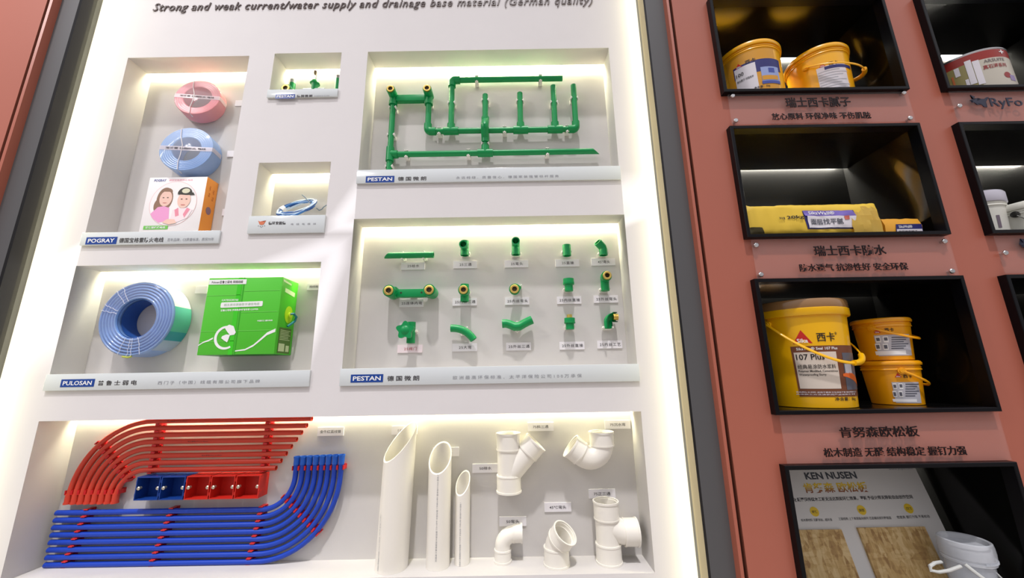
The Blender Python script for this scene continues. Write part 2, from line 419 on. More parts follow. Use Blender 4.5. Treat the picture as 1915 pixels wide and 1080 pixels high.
# ================================================================== BOARD: title and name plates
def raised_title():
    words = 'Strong and weak current/water supply and drainage base material (German quality)'.split(' ')
    t = thing('raised_title', 'row of dark slanted raised latin letters across the top of the white board', 'lettering', (-.6, 0, 3.13))
    full = ' '.join(words); P = dict(bold=.004, shear=.28, space=1.12, ext=.1)
    vs, _ = glyphs(full, **P); x0 = min(v.x for v in vs); x1 = max(v.x for v in vs); y0 = min(v.y for v in vs); y1 = max(v.y for v in vs)
    L, R = at(287, 18.5, 0), at(1108, 1.5, 0); kx = (R.x-L.x)/(x1-x0); kz = (at(700, 2, 0).z-at(700, 20.5, 0).z)/(y1-y0); zc = (L.z+R.z)/2
    done = ''
    for w_ in words:
        # the advance of everything before this word, measured with a sentinel stroke
        def width(s): v, _ = glyphs(s, **P); return max(q.x for q in v)
        off = width(done+'l')-width('l') if done else 0
        vs, fs = glyphs(w_, **P); bm = BM()
        nv = [bm.verts.new((L.x+(v.x+off-x0)*kx, -.004*(v.z+.1)/.2, zc+(v.y-(y0+y1)/2)*kz)) for v in vs]
        for f in fs:
            try: bm.faces.new([nv[i] for i in f])
            except ValueError: pass
        obj('word', bm, M_TITLE, t); done += w_+' '
raised_title()
def plate(nk, z0, z1, label, logo=None, items=(), extra=None):
    x0, x1 = NICHES[nk][:2]
    t = thing('name_plate', label, 'name plate', ((x0+x1)/2, 0, z0), 'frosted name plates along the niche sills')
    bm = BM(); box(bm, (x0-.002, -.009, z0), (x1+.003, -.001, z1), bev=.0012); obj('plate', bm, M_PLATE, t)
    y = -.0094
    if logo:
        body, (L, T), (R, B) = logo
        a, b = at(L, T, y), at(R, B, y); c = (a+b)/2; c.y = y; W, H = abs(b.x-a.x), abs(a.z-b.z)
        bm = BM(); f = facing(c); k = .0
        prism(bm, [(-W/2-k, -H/2), (W/2-k, -H/2), (W/2+k, H/2), (-W/2+k, H/2)], f, 0, .0006); lb = obj('logo_block', bm, M_LOGO, t)
        bm = BM(); put_text(bm, body, facing(c+V(0, -.0008, 0)), W*.86, H*.56, bold=.02); obj('lettering', bm, M_WHITE, lb)
    for body, L, R, h, mt, bold, sp_ in items:
        bm = BM(); text_px(bm, body, L, R, h, y, bold=bold, space=sp_); obj('lettering', bm, mt, t)
    if extra: extra(t, y)
plate('A', 2.013, 2.066, 'frosted name plate with blue block under the niche of the red and blue wire coils', ('POGRAY', (162.5, 443.5), (217, 456)),
      [('德国宝格雷防火电线', (223, 449.5), (306, 447.5), 9, M_INK, .012, 1), ('百年品牌，CE质量标准，质保70年', (313, 449), (400, 446), 6, M_INKL, 0, 1)])
plate('B', 2.665, 2.704, 'small frosted name plate with blue block under the little niche of green valves', ('PESTAN', (516, 176.5), (551, 184)),
      [('德国微朗', (555, 180), (584, 179), 5, M_INK, .02, 1.25), ('欧洲最高标准 百万承保', (588, 179.5), (616, 179), 2.6, M_INKL, 0, 1)])
def crest(t, y):
    M_OR = mat('crest_orange', (216, 120, 84), .5)
    bm = BM(); c = at(489.5, 418, y); c.y = y
    s = .0022
    outline = [(-7, 6), (-3.5, 4), (0, 5), (3.5, 4), (7, 6), (5, 1.5), (3.5, -1.5), (0, -2.5), (-3.5, -1.5), (-5, 1.5)]
    prism(bm, [(u*s, v*s) for u, v in outline], facing(c), 0, .0005)
    for u, v in ((-5.5, -4), (-2, -5), (0, -6.5), (2, -5), (5.5, -4)):
        prism(bm, [((u+.9*math.cos(k*PI/3))*s, (v+.9*math.sin(k*PI/3))*s) for k in range(6)], facing(c), 0, .0005, 1)
    bmesh.ops.triangulate(bm, faces=bm.faces[:]); obj('crest', bm, [M_OR, M_INKL], t)
plate('C', 2.050, 2.124, 'white name plate with small orange crest under the niche of the bundled cable', None,
      [('德环安能德', (502, 417.5), (534.5, 416), 6, M_INK, .02, 1), ('电 线 电 缆 线', (544, 419), (591, 418), 3.4, M_INKL, .01, 1.5)], crest)
plate('D', 2.257, 2.317, 'long frosted name plate with blue block under the green pipe network', ('PESTAN', (684.5, 329.5), (737, 340.5)),
      [('德国微朗', (744, 334.5), (797, 333), 7.5, M_INK, .012, 1.45), ('永远纯绿．质量信心．德国家装强管标杆服务', (853, 332.5), (1045, 328.5), 4.8, M_INKL, .005, 1.5)])
plate('E', 1.466, 1.527, 'long frosted name plate with blue block under the rows of green pipe fittings', ('PESTAN', (656.5, 700), (716, 714)),
      [('德国微朗', (724, 707.5), (784, 706), 9.5, M_INK, .012, 1.45), ('欧洲最高环保标准．太平洋保险公司100万承保', (847, 706.5), (1088, 701), 7, M_INKL, .0, 1.5)])
plate('F', 1.466, 1.524, 'frosted name plate with blue block under the big blue coil and the green carton', ('PULOSAN', (115.5, 709), (175, 722.5)),
      [('普鲁士弱电', (183, 716), (256, 714.5), 9, M_INK, .012, 1.5), ('西门子（中国）线缆有限公司旗下品牌', (295, 715.5), (486, 712), 6.5, M_INKL, 0, 1.45)])
def card(body, px, w_, h_, y, label, mt=M_CARD, ink=M_INK, W=None, thick=.004, tw=None):
    c = at(*px, y); c.y = y
    t = thing('label_card', label, 'label card', (c.x, y, c.z-h_/2), 'white label cards on the niche walls')
    bm = BM(); box(bm, (c.x-w_/2, y-thick, c.z-h_/2), (c.x+w_/2, y-.0002, c.z+h_/2)); obj('card', bm, mt, t)
    if body:
        bm = BM(); put_text(bm, body, facing((c.x, y-thick-.0002, c.z)), (tw or .6)*w_, .36*h_, bold=.006); obj('lettering', bm, ink, t)
    return t

# ================================================================== NICHE A: wire coils and carton
def coil(name, label, cx, cz, y0, y1, R, r, m_face, m_dark, film_=True, band=None, rings=6, cat='wire coil', tilt=(0, 0)):
    t = thing(name, label, cat, (cx, y1, cz-R), None)
    M = Matrix.Translation((cx, (y0+y1)/2, cz)) @ Matrix.Rotation(tilt[0], 4, 'X') @ Matrix.Rotation(tilt[1], 4, 'Z') @ Matrix.Rotation(PI/2, 4, 'X')
    h = (y1-y0)/2
    prof = [(r, -h), (r, h)]                       # bore, then scalloped face, then ridged side
    prof = [(r, -h*.98)]
    nb = max(4, int(2*h/.008))
    for k in range(nb): z = -h*.95+1.9*h*k/nb; prof += [(r, z), (r-.0018, z+.95*h/nb)]
    prof.append((r, h*.96))
    for k in range(rings):
        a = r+(R-r)*k/rings; d = (R-r)/rings
        prof += [(a+d*.12, h*.97), (a+d*.5, h), (a+d*.88, h*.97)]
    ns = 7
    for k in range(ns):
        z = h*.93-1.86*h*k/ns; prof += [(R-.002, z), (R, z-.93*h/ns)]
    prof += [(R-.003, -h), (r, -h)]
    bm = BM(); lathe(bm, prof, 64, M); obj('winding', bm, m_face, t, 60)
    if band:
        for kind, mt in band:
            bm = BM()
            if kind == 'tape':      # printed tape across the face and round the side
                for u0, u1 in ((-R*.985, R*.985),):
                    ps = [M @ V(u0, -.010, h+.0016), M @ V(u1, -.010, h+.0016), M @ V(u1, .010, h+.0016), M @ V(u0, .010, h+.0016)]
                    quad(bm, ps)
                ps = [M @ V(R*.985, -.010, h+.0016), M @ V(R+.0015, -.010, h*.9), M @ V(R+.0015, .010, h*.9), M @ V(R*.985, .010, h+.0016)]; quad(bm, ps)
                ps = [M @ V(R+.0015, -.010, h*.9), M @ V(R+.0015, -.010, -h*.5), M @ V(R+.0015, .010, -h*.5), M @ V(R+.0015, .010, h*.9)]; quad(bm, ps)
                tp = obj('printed_tape', bm, mt, t)
                bm = BM(); put_text(bm, '宝格雷 德国防火 电线', lambda u, v, w_=0: M @ V(u, v, h+.0026), R*1.5, .009, bold=.02); obj('lettering', bm, M_INK, tp)
            elif kind == 'strap':
                ps = [(-.35*R, .93*R), (-.30*R, .55*R), (-.16*R, .15*R), (-.14*R, -.3*R), (-.17*R, -.62*R), (-.12*R, -.96*R)]
                tube(bm, [M @ V(u, v, h+.0022) for u, v in ps]+[M @ V(-.1*R, -1.01*R, h*.4)], .0018, 6); obj('clear_tie', bm, mt, t)
    if film_:
        bm = BM(); lathe(bm, [(0, h+.0012), (R*.98, h+.0012), (R+.0008, h*.9), (R+.0008, -h*.9)], 64, M); obj('shrink_wrap', bm, M_FILM, t, 60)
    return t
M_RC = mat('wire_red', (244, 112, 122), .35, coat=.4); M_BC = mat('wire_blue', (92, 156, 226), .35, coat=.4)
M_TAPE = film('tape_clear', (235, 225, 228), .62); M_TIE = film('tie_clear', (255, 250, 250), .7)
coil('wire_coil', 'red shrink-wrapped wire coil hung at the top of the tall niche', -1.392, 2.722, .052, .1118, .093, .058, M_RC, None, band=[('tape', M_TAPE), ('strap', M_TIE)], rings=4, tilt=(-.10, .12))
coil('wire_coil', 'light blue shrink-wrapped wire coil standing on the white and orange carton', -1.386, 2.4575, .040, .1115, .106, .058, M_BC, None, band=[('tape', M_TAPE), ('strap', M_TIE)], rings=6, tilt=(-.06, .10))
def wire_carton():
    x0, x1, z0, z1, y0, y1 = -1.522, -1.278, 2.0455, 2.332, .050, .1115
    t = thing('wire_carton', 'white and orange carton with a picture of two children, under the blue wire coil', 'carton', ((x0+x1)/2, y1, z0))
    bm = BM(); box(bm, (x0, y0, z0), (x1, y1, z1), bev=.0015)
    for f in bm.faces:
        if f.normal.x > .6 or abs(f.normal.z) > .8: f.material_index = 1
    bm.normal_update()
    for f in bm.faces: f.material_index = 1 if (f.normal.x > .6) else 0
    obj('carton_body', bm, [mat('carton_white', (248, 244, 243), .45), mat('carton_orange', (250, 160, 62), .45)], t)
    y = y0-.0006
    cx, cz = -1.402, 2.212
    f = facing((cx, y, cz))
    P = lambda pts, k=1: [(u*k, v*k) for u, v in pts]
    ell = lambda a, b, ox=0, oy=0, n=28, t0=0, t1=2*PI: [(ox+a*math.cos(t0+(t1-t0)*i/n), oy+b*math.sin(t0+(t1-t0)*i/n)) for i in range(n)]
    cols = [mat('print_'+n_, c, .5) for n_, c in dict(rim=(238, 196, 196), paper=(252, 249, 248), skin=(246, 206, 190), brown=(150, 118, 96), pink=(244, 168, 214), cap=(58, 56, 50), rose=(240, 150, 170), pale=(250, 232, 236), mouth=(214, 120, 116), eye=(90, 70, 60), cream=(226, 224, 196)).items()]
    bm = BM(); L = [0]
    def sh(poly, mi):
        L[0] += 1; a = [bm.verts.new(f(u, v, .00012*L[0])) for u, v in poly]; bm.faces.new(a).material_index = mi
    sh(ell(.098, .100), 0); sh(ell(.096, .098), 1)
    # seated girl, left
    sh(ell(.034, .052, -.038, .020), 3); sh(ell(.017, .03, -.062, -.01), 3)
    sh([(-.085, -.045), (-.06, -.016), (-.035, -.012), (-.012, -.02), (-.005, -.075), (-.045, -.085), (-.072, -.066)], 4)
    sh(ell(.026, .035, -.034, .022), 2); sh(ell(.026, .018, -.036, .052, t0=0, t1=PI), 3)
    sh(ell(.004, .0022, -.044, .026, 10), 9); sh(ell(.004, .0022, -.026, .026, 10), 9); sh(ell(.009, .003, -.034, .004, 12, PI, 2*PI), 8)
    # child in a cap, right
    sh([(.004, -.03), (.03, -.022), (.066, -.022), (.086, -.03), (.070, -.066), (.03, -.085), (.0, -.082)], 7)
    sh([(.012, -.03), (.026, -.02), (.034, -.055), (.02, -.06)], 6); sh([(.062, -.02), (.076, -.028), (.058, -.065), (.05, -.05)], 6)
    sh(ell(.027, .036, .044, .014), 2); sh(ell(.03, .027, .043, .044, t0=-.1, t1=PI+.1), 5); sh([(.012, .04), (.05, .036), (.085, .036), (.078, .047), (.02, .05)], 5)
    sh(ell(.017, .011, .046, .055, 16), 10)
    sh(ell(.004, .0022, .034, .018, 10), 9); sh(ell(.004, .0022, .054, .018, 10), 9); sh(ell(.010, .004, .044, -.006, 12, PI, 2*PI), 8)
    sh([(-.03, -.085), (-.01, -.07), (.02, -.072), (.03, -.088), (0, -.094)], 2)
    obj('printed_picture', bm, cols, t)
    bm = BM(); put_text(bm, 'POGRAY', facing((-1.475, y, 2.318)), .052, .011, bold=.02, shear=.2); obj('lettering', bm, mat('print_blue', (110, 124, 178), .5), t)
    bm = BM(); put_text(bm, '德国宝格雷防火电线', facing((-1.388, y, 2.318)), .10, .008); obj('lettering', bm, mat('print_rose', (206, 160, 176), .5), t)
    bm = BM(); prism(bm, [(-.05, -.008), (.05, -.008), (.05, .008), (-.05, .008)], facing((-1.455, y, 2.106)), 0, .0005); g = obj('green_strip', bm, mat('print_green', (120, 200, 90), .5), t)
    bm = BM(); put_text(bm, '环保型绝缘电线', facing((-1.455, y-.0008, 2.106)), .08, .009, bold=.02); obj('lettering', bm, M_WHITE, g)
    fs = facing((x1+.0006, .081, 2.19), V(0, 1, 0), V(0, 0, 1))
    bm = BM(); prism(bm, [(.013*math.cos(k*PI/12), .017*math.sin(k*PI/12)) for k in range(24)], fs, 0, .0005); obj('cable_hole', bm, mat('hole_mauve', (150, 118, 130), .7), t)
    bm = BM()
    for u, v in ((-.010, .085), (.010, .075)): put_text(bm, '防 火', lambda a, b, w_=0, u=u, v=v: fs(u-b, v+a, .0008), .05, .008, bold=.01)
    obj('lettering', bm, mat('print_rust', (196, 100, 40), .5), t)
wire_carton()
YB = ND-.0003
for px, lab in (((451, 193.5), 'blank white card beside the red wire coil'), ((436.5, 288), 'blank white card beside the light blue wire coil'), ((427.5, 397), 'blank white card beside the white and orange carton')):
    card(None, px, .050, .030, YB, lab)

# ================================================================== NICHE B: small valves
def pnt(px, py, y): return at(px, py, y)
def ppr_elbow_valve(t, x, z, y=.07):
    bm = BM(); tube(bm, [(x, y+.02, z-.05), (x, y+.02, z+.04)], .0125, 18, hollow=.003); obj('pipe', bm, M_GRN, t)
    bm = BM(); tube(bm, [(x, y+.02, z+.034), (x, y+.02, z+.058)], .0118, 18, hollow=.002); obj('collar', bm, mat('grey_plastic', (176, 176, 178), .4), t)
p = at(541, 163, .07)
t = thing('pipe_fitting', 'green elbow with brass mouth and grey collar, left in the little valve niche', 'pipe fitting', (p.x, .05, 2.6905), 'green valves in the little niche')
ppr_elbow_valve(t, p.x, p.z-.004)
bm = BM(); q = at(535, 166, .030); tube(bm, [(q.x, .030, q.z), (q.x, .075, q.z)], .024, 22); tube(bm, [(q.x, .075, q.z), (p.x, .09, p.z-.02)], .014, 16); tube(bm, [(q.x+.0, .06, q.z-.01), (q.x, .06, 2.6905)], .013, 14); obj('elbow', bm, M_GRN, t)
def brass_insert(c, d, r, depth=.006, parent=None):
    """hex brass ring with a dark bore, axis d pointing out"""
    d = Vector(d).normalized(); bm = BM()
    q = d.to_track_quat('Z', 'Y').to_matrix().to_4x4(); M = Matrix.Translation(c) @ q
    lathe(bm, [(r*.56, -.004), (r*.56, depth-.001), (r*.62, depth), (r*.92, depth), (r, depth-.001), (r, -.004)], 24, M)
    b = obj('brass_insert', bm, M_BRASS, parent)
    bm = BM(); lathe(bm, [(0, .0008), (r*.56, .0008)], 20, M); obj('bore', bm, M_HOLE, b)
brass_insert(V(q.x, .029, q.z), (0, -1, 0), .018, parent=t)
p = at(588, 154.5, .07)
t = thing('stop_valve', 'green stop valve with domed cap and pale stem in the little valve niche', 'valve', (p.x, .05, 2.6905), 'green valves in the little niche')
bm = BM(); lathe(bm, [(0, .018), (.008, .0165), (.018, .008), (.021, -.002), (.015, -.004), (.013, -.02), (.013, -.044)], 24, Matrix.Translation((p.x, .075, p.z))); obj('valve_cap', bm, M_GRN, t)
bm = BM(); tube(bm, [(p.x-.045, .075, p.z-.040), (p.x+.05, .075, p.z-.040)], .012, 16, hollow=.003); tube(bm, [(p.x, .075, p.z-.045), (p.x, .075, 2.6905)], .013, 14); obj('valve_body', bm, mat('pale_plastic', (220, 226, 232), .3), t)
bm = BM(); tube(bm, [(p.x, .075, p.z+.016), (p.x+.004, .075, p.z+.046)], .0028, 12); obj('stem', bm, mat('stem_white', (240, 240, 236), .3), t)
bm = BM(); q = at(590, 135.5, .075); lathe(bm, [(0, .010), (.0065, .008), (.0075, -.002), (.006, -.009), (.003, -.012), (.0, -.013)], 18, Matrix.Translation((q.x, .075, q.z))); obj('stem_tip', bm, mat('stem_brown', (150, 128, 104), .45), t)
p = at(628, 156, .07)
t = thing('pipe_fitting', 'upright green pipe stub with grey collar, right in the little valve niche', 'pipe fitting', (p.x, .05, 2.6905), 'green valves in the little niche')
ppr_elbow_valve(t, p.x, p.z-.002)
bm = BM(); lathe(bm, [(.0126, .0), (.018, .0), (.018, -.008), (.0126, -.008)], 20, Matrix.Translation((p.x, .09, p.z-.028))); tube(bm, [(p.x, .09, p.z-.034), (p.x, .09, 2.6905)], .014, 14); obj('base_flange', bm, M_PVC, t)

# ================================================================== NICHE C: bundled cable
def cable_bundle():
    c0 = at(556, 391, .066); c0.z = max(c0.z, 2.15)
    t = thing('cable_bundle', 'loose ring of blue and white cable lying in the small square niche', 'cable', (c0.x, .06, 2.1085))
    U = V(.97, 0, .22).normalized(); W_ = V(-.05, .55, .72).normalized(); c = V(c0.x+.002, .058, 2.184)
    rnd = random.Random(3)
    for nm, mt, cnt in (('blue_strands', mat('strand_blue', (60, 120, 190), .4), 6), ('white_strands', mat('strand_white', (206, 226, 240), .4), 4), ('deep_blue_strands', mat('strand_navy', (38, 80, 150), .4), 3)):
        bm = BM()
        for k in range(cnt):
            ph, ra, rb = rnd.uniform(0, 6), .074+rnd.uniform(-.008, .007), .052+rnd.uniform(-.008, .006)
            oz = rnd.uniform(-.007, .007)
            ps = []
            for i in range(33):
                a = 2*PI*i/32+ph
                ps.append(c+U*ra*math.cos(a)+W_*rb*math.sin(a)+V(0, 0, oz+.004*math.sin(3*a+ph*2)))
            for q in ps: q.z = max(q.z, 2.1125); q.y = min(max(q.y, .008), .107)
            tube(bm, ps, .0037, 7)
        obj(nm, bm, mt, t)
    bm = BM(); ps = [c+U*.074*math.cos(a)+W_*.052*math.sin(a) for a in [PI*.80+.35*k/5 for k in range(6)]]
    tube(bm, ps, .013, 14); obj('white_tape', bm, M_WHITE, t)
    bm = BM(); a, b = at(565, 364, .08), at(575, 374, .075); tube(bm, [a, (a+b)/2+V(.002, 0, 0), b, at(583, 381, .07)], .0022, 7)
    ps = [at(592, 389, .08), at(597, 393, .08), at(602, 391, .08), at(605, 387, .08), at(611, 383, .08)]
    tube(bm, ps, .0022, 7); obj('loose_end', bm, mat('strand_grey', (110, 130, 150), .4), t)
cable_bundle()

# ================================================================== NICHE D: green pipe network
def arc(c, u, v, r, a0, a1, n=8):
    return [Vector(c)+Vector(u)*r*math.cos(a0+(a1-a0)*i/n)+Vector(v)*r*math.sin(a0+(a1-a0)*i/n) for i in range(n+1)]
X3, Z3 = V(1, 0, 0), V(0, 0, 1)
def pipe_network():
    t = thing('pipe_network', 'network of green water pipes with two brass outlets clipped to the niche wall', 'pipes', (-.1, ND, 2.30))
    y = .082; r = .0125; rf = .0172
    def pipe(a, b, **k):
        bm = BM(); tube(bm, [a, b], r, 18, hollow=.0035, **k); obj('pipe', bm, M_GRN, t)
    def sock(bm, a, b): tube(bm, [a, b], rf, 20)
    def tee(p, up):
        bm = BM(); p = Vector(p); sock(bm, p-X3*.033, p+X3*.033); tube(bm, [p, p+Vector(up)*.034], [rf, rf], 20); obj('tee_fitting', bm, M_GRN, t)
    def vtee(p, side):
        bm = BM(); p = Vector(p); sock(bm, p-Z3*.033, p+Z3*.033); sock(bm, p, p+Vector(side)*.034); obj('tee_fitting', bm, M_GRN, t)
    def elbow(p, d1, d2):
        bm = BM(); p = Vector(p); d1, d2 = Vector(d1), Vector(d2); R = .014
        ps = [p+d1*.036]+[p+d1*R+d2*R-(d2*math.cos(a)+d1*math.sin(a))*R for a in [i*PI/2/7 for i in range(8)]][::1]+[p+d2*.036]
        tube(bm, ps, rf, 20); obj('elbow_fitting', bm, M_GRN, t)
    xl, xg = -.5235, -.362
    zl, zm, zt = 2.442, 2.553, 2.8165
    # left riser and manifold
    pipe((xl, y, 2.3005), (xl, y, 2.7)); vtee((xl, y, zl), X3)
    bm = BM()
    for x in (xl, xg):
        tube(bm, [(x, y, 2.688), (x, y, 2.708), (x, y, 2.708), (x, y, 2.735)], [.0185, .0185, .0165, .0165], 20)
        tube(bm, [(x, y+.012, 2.738), (x, .040, 2.738)], .0195, 24)
    box(bm, (xl+.008, y-.012, 2.704), (xg-.008, y+.012, 2.736), bev=.003)
    mf = obj('double_outlet', bm, M_GRN, t)
    for x in (xl, xg): brass_insert(V(x, .040, 2.738), (0, -1, 0), .0165, parent=t)
    # leg, elbow, middle run
    pipe((xg, y, 2.70), (xg, y, zm)); elbow((xg, y, zm), X3, Z3); pipe((xg, y, zm), (.2955, y, zm)); elbow((.2955, y, zm), -X3, Z3)
    xt1, xb, xt2, xt3 = -.259, -.107, .050, .203
    for x in (xt1, xt2, xt3): tee((x, y, zm), Z3)
    pipe((xt1, y, zm), (xt1, y, zt)); elbow((xt1, y, zt), X3, -Z3); pipe((xt1, y, zt), (.2465, y, zt))
    for x, z in ((xt2, 2.741), (xt3, 2.776), (.2955, 2.778)): pipe((x, y, zm), (x, y, z))
    # lower run with oblique end, tee, bridge over the middle run
    pipe((xl, y, zl), (.378, y, zl), cut1=((.378, y, zl), (.62, -.55, .56))); tee((xb, y, zl), Z3)
    pipe((xb, y, zl), (xb, y, 2.50))
    bm = BM(); tube(bm, [(xb, y, 2.492), (xb, y, 2.512), (xb, y-.006, 2.522), (xb, y-.028, 2.540), (xb, y-.032, 2.553), (xb, y-.028, 2.566), (xb, y-.006, 2.590), (xb, y, 2.600), (xb, y, 2.618)], .0172, 20); obj('bridge_fitting', bm, M_GRN, t)
    pipe((xb, y, 2.61), (xb, y, 2.735))
    # saddle clips
    def clip(p, vert):
        bm = BM(); p = Vector(p)
        box(bm, (-.009, .010, -.015), (.009, YB-y, .015), bev=.001)
        for s in (-1, 1):
            tube(bm, [(0, .012, s*.0150), (0, .002, s*.0158), (0, -.007, s*.0135), (0, -.010, s*.012)], .0032, 8); box(bm, (-.007, -.009, s*.0148-.0018), (.007, .012, s*.0148+.0018))
        if vert: bmesh.ops.rotate(bm, verts=bm.verts[:], cent=(0, 0, 0), matrix=Matrix.Rotation(PI/2, 3, 'Y'))
        bmesh.ops.translate(bm, verts=bm.verts[:], vec=p); obj('clip', bm, M_CLIP, t)
    ax = lambda px, py: at(px, py, y).x
    az = lambda px, py: at(px, py, y).z
    for px in ((760, 292), (876, 290), (1023.6, 287)): clip((ax(*px), y, zl), False)
    for px in ((821.4, 246), (943.5, 243), (1060.8, 241)): clip((ax(*px), y, zm), False)
    for px in ((891.7, 148), (1010.5, 147)): clip((ax(*px), y, zt), False)
    for px, x in (((735, 202), xl), ((733, 253), xl), ((727, 312), xl), ((801, 193), xg), ((845, 193), xt1), ((907, 188), xb), ((907, 269), xb), ((971, 189), xt2), ((1035, 192), xt3), ((1073, 184), .2955)):
        clip((x, y, az(*px)), True)
pipe_network()

# ================================================================== NICHE E: fifteen green fittings and their cards
COLX = [-.4095, -.193, .020, .2315, .381]; ROWZ = [1.943, 1.786, 1.603]
CT = [['25给水', '25三通', '25弯头', '25直接', '45°弯头'], ['25连体内弯', '25内丝三通', '25内丝弯头', '25内丝直接', '25外丝弯头'], ['25阀门', '25大弯', '25外丝三通', '25外丝直接', '25内丝工艺']]
WHAT = [['straight green pipe piece', 'green tee facing forward in the top row', 'green elbow with a dark open mouth', 'short plain green coupling', 'bent green half elbow at the right of the top row'],
        ['long green double outlet bar', 'green tee with a brass mouth', 'tilted green elbow with a brass mouth', 'stepped green coupling of the middle row', 'green elbow with a protruding brass nut'],
        ['green star-knob valve', 'green quarter bend', 'wavy green bridge pipe', 'green coupling with a brass tip', 'cut-open green elbow']]
CW, CH = .0985, .031
for i in range(3):
    for j in range(5):
        x, z = COLX[j]+(.002 if i == 2 else 0), ROWZ[i]+[-.001, .001, .001, .001, .003][j]
        tt = thing('label_card', 'white label card under the '+WHAT[i][j], 'label card', (x, YB, z-CH/2), 'white label cards on the niche walls')
        bm = BM(); box(bm, (x-CW/2, YB-.004, z-CH/2), (x+CW/2, YB, z+CH/2)); obj('card', bm, mat('card_pink', (240, 224, 228), .5) if (i, j) == (2, 0) else M_CARD, tt)
        bm = BM(); put_text(bm, CT[i][j], facing((x+.002, YB-.0042, z)), CW*(.5 if len(CT[i][j]) < 6 else .84), CH*.42, bold=.004, space=1.15); obj('lettering', bm, M_INKR if (i, j) == (2, 0) else M_INK, tt)
G_E = 'green pipe fittings in three rows'
def fitting(label, px, y=.07, cat='pipe fitting', name='pipe_fitting'):
    c = at(*px, y); return thing(name, label, cat, (c.x, YB, c.z), G_E), c
def rear_clip(t, p, ang=0.0, back=YB, w_=.017, yy=.082):
    """white saddle: pad on the wall and two prongs clasping the fitting"""
    bm = BM()
    box(bm, (-.008, back-.010, -w_), (.008, back, w_), bev=.001)
    for s in (-1, 1): tube(bm, [(0, back-.008, s*w_), (0, yy, s*(w_+.0012)), (0, yy-.008, s*(w_-.001))], .0042, 8)
    bmesh.ops.rotate(bm, verts=bm.verts[:], cent=(0, 0, 0), matrix=Matrix.Rotation(ang, 3, 'Y'))
    bmesh.ops.translate(bm, verts=bm.verts[:], vec=V(p[0], 0, p[2])); obj('clip', bm, M_CLIP, t)
def body(t, *tubes, name='fitting_body', mt=M_GRN):
    bm = BM()
    for kw in tubes: tube(bm, **kw)
    return obj(name, bm, mt, t)
S = lambda pts, r, hollow=.004, n=22, **k: dict(pts=pts, r=r, hollow=hollow, n=n, **k)
yF = .078
# row 1
t, c = fitting('straight piece of green pipe with one slanted end, first in the top row', (766, 477), yF)
a, b = at(719, 479.5, yF), at(811, 476.5, yF)
body(t, S([V(a.x, yF, c.z), V(b.x, yF, c.z)], .0125, .0035, cut0=((a.x+.012, yF, c.z), (.75, -.1, -.66))), name='pipe')
for px in (752, 792): rear_clip(t, (at(px, 478, yF).x, 0, c.z), 0, w_=.0145, yy=yF+.004)
t, c = fitting('green tee with its branch mouth facing out, second in the top row', (869, 464), yF)
body(t, S([c+V(0, 0, .031), c+V(0, 0, -.031)], .0165), S([c+V(0, .0, .004), c+V(-.001, -.042, .004)], .0165)); rear_clip(t, c+V(0, 0, -.018), PI/2)
t, c = fitting('green elbow with a dark open mouth facing out, third in the top row', (964.5, 463), yF)
body(t, S([c+V(0, -.040, .016), c+V(0, -.012, .016), c+V(0, -.003, .012), c+V(0, 0, .002), c+V(0, 0, -.030)], .0165, inner_mi=0)); rear_clip(t, c+V(0, 0, -.022), PI/2)
t, c = fitting('short plain green coupling, fourth in the top row', (1060, 468), yF)
body(t, S([c+V(0, 0, .023), c+V(0, 0, -.023)], .0168)); rear_clip(t, c+V(0, 0, -.004), PI/2)
t, c = fitting('bent green half elbow with a slanted top, last in the top row', (1126, 465), yF)
body(t, S([c+V(.004, 0, -.028), c+V(.004, 0, -.002), c+V(.002, -.001, .006), c+V(-.020, -.012, .026)], .0168)); rear_clip(t, c+V(.004, 0, -.018), PI/2)
# row 2
t, c = fitting('long green bar with two brass outlets, first in the middle row', (765, 543), .075)
a, b = at(727, 543.2, .035), at(802.6, 541.6, .035)
bm = BM(); zc = (a.z+b.z)/2
for q in (a, b): tube(bm, [(q.x, YB-.012, zc), (q.x, .036, zc)], .0235, 28); box(bm, (q.x-.02 if q is b else q.x, .06, zc-.02), (q.x if q is b else q.x+.02, YB-.012, zc+.022), bev=.003)
box(bm, (a.x, .070, zc-.019), (b.x, .094, zc+.014), bev=.003); obj('bar', bm, M_GRN, t)
for q in (a, b): brass_insert(V(q.x, .036, zc), (0, -1, 0), .0185, parent=t)
bm = BM()
for k in (.24, .76): lathe(bm, [(0, 0), (.004, 0)], 14, Matrix.Translation((a.x+(b.x-a.x)*k, .0697, zc-.002)) @ Matrix.Rotation(PI/2, 4, 'X'))
obj('screw_hole', bm, M_HOLE, t); rear_clip(t, ((a.x+b.x)/2, 0, zc), PI/2, w_=.010, yy=.098)
t, c = fitting('green tee with a brass mouth facing out, second in the middle row', (869, 547), yF)
body(t, S([c+V(0, 0, .034), c+V(0, 0, -.036)], .0168), S([c+V(0, 0, .004), c+V(0, -.036, .004)], .0215, 0)); brass_insert(c+V(0, -.036, .004), (0, -1, 0), .0175, parent=t); rear_clip(t, c+V(0, 0, .004), PI/2)
t, c = fitting('tilted green elbow with a brass mouth facing out, third in the middle row', (963, 543.5), yF)
body(t, S([c+V(.012, 0, .020), c+V(.004, -.002, .006), c+V(-.001, -.012, 0), c+V(-.002, -.036, -.001)], [.0168, .0168, .020, .0215], 0)); brass_insert(c+V(-.002, -.036, -.001), (0, -1, 0), .0175, parent=t); rear_clip(t, c+V(.010, 0, .014), PI/2-.6)
t, c = fitting('stepped green coupling with a wide upper half, fourth in the middle row', (1063.5, 533), yF)
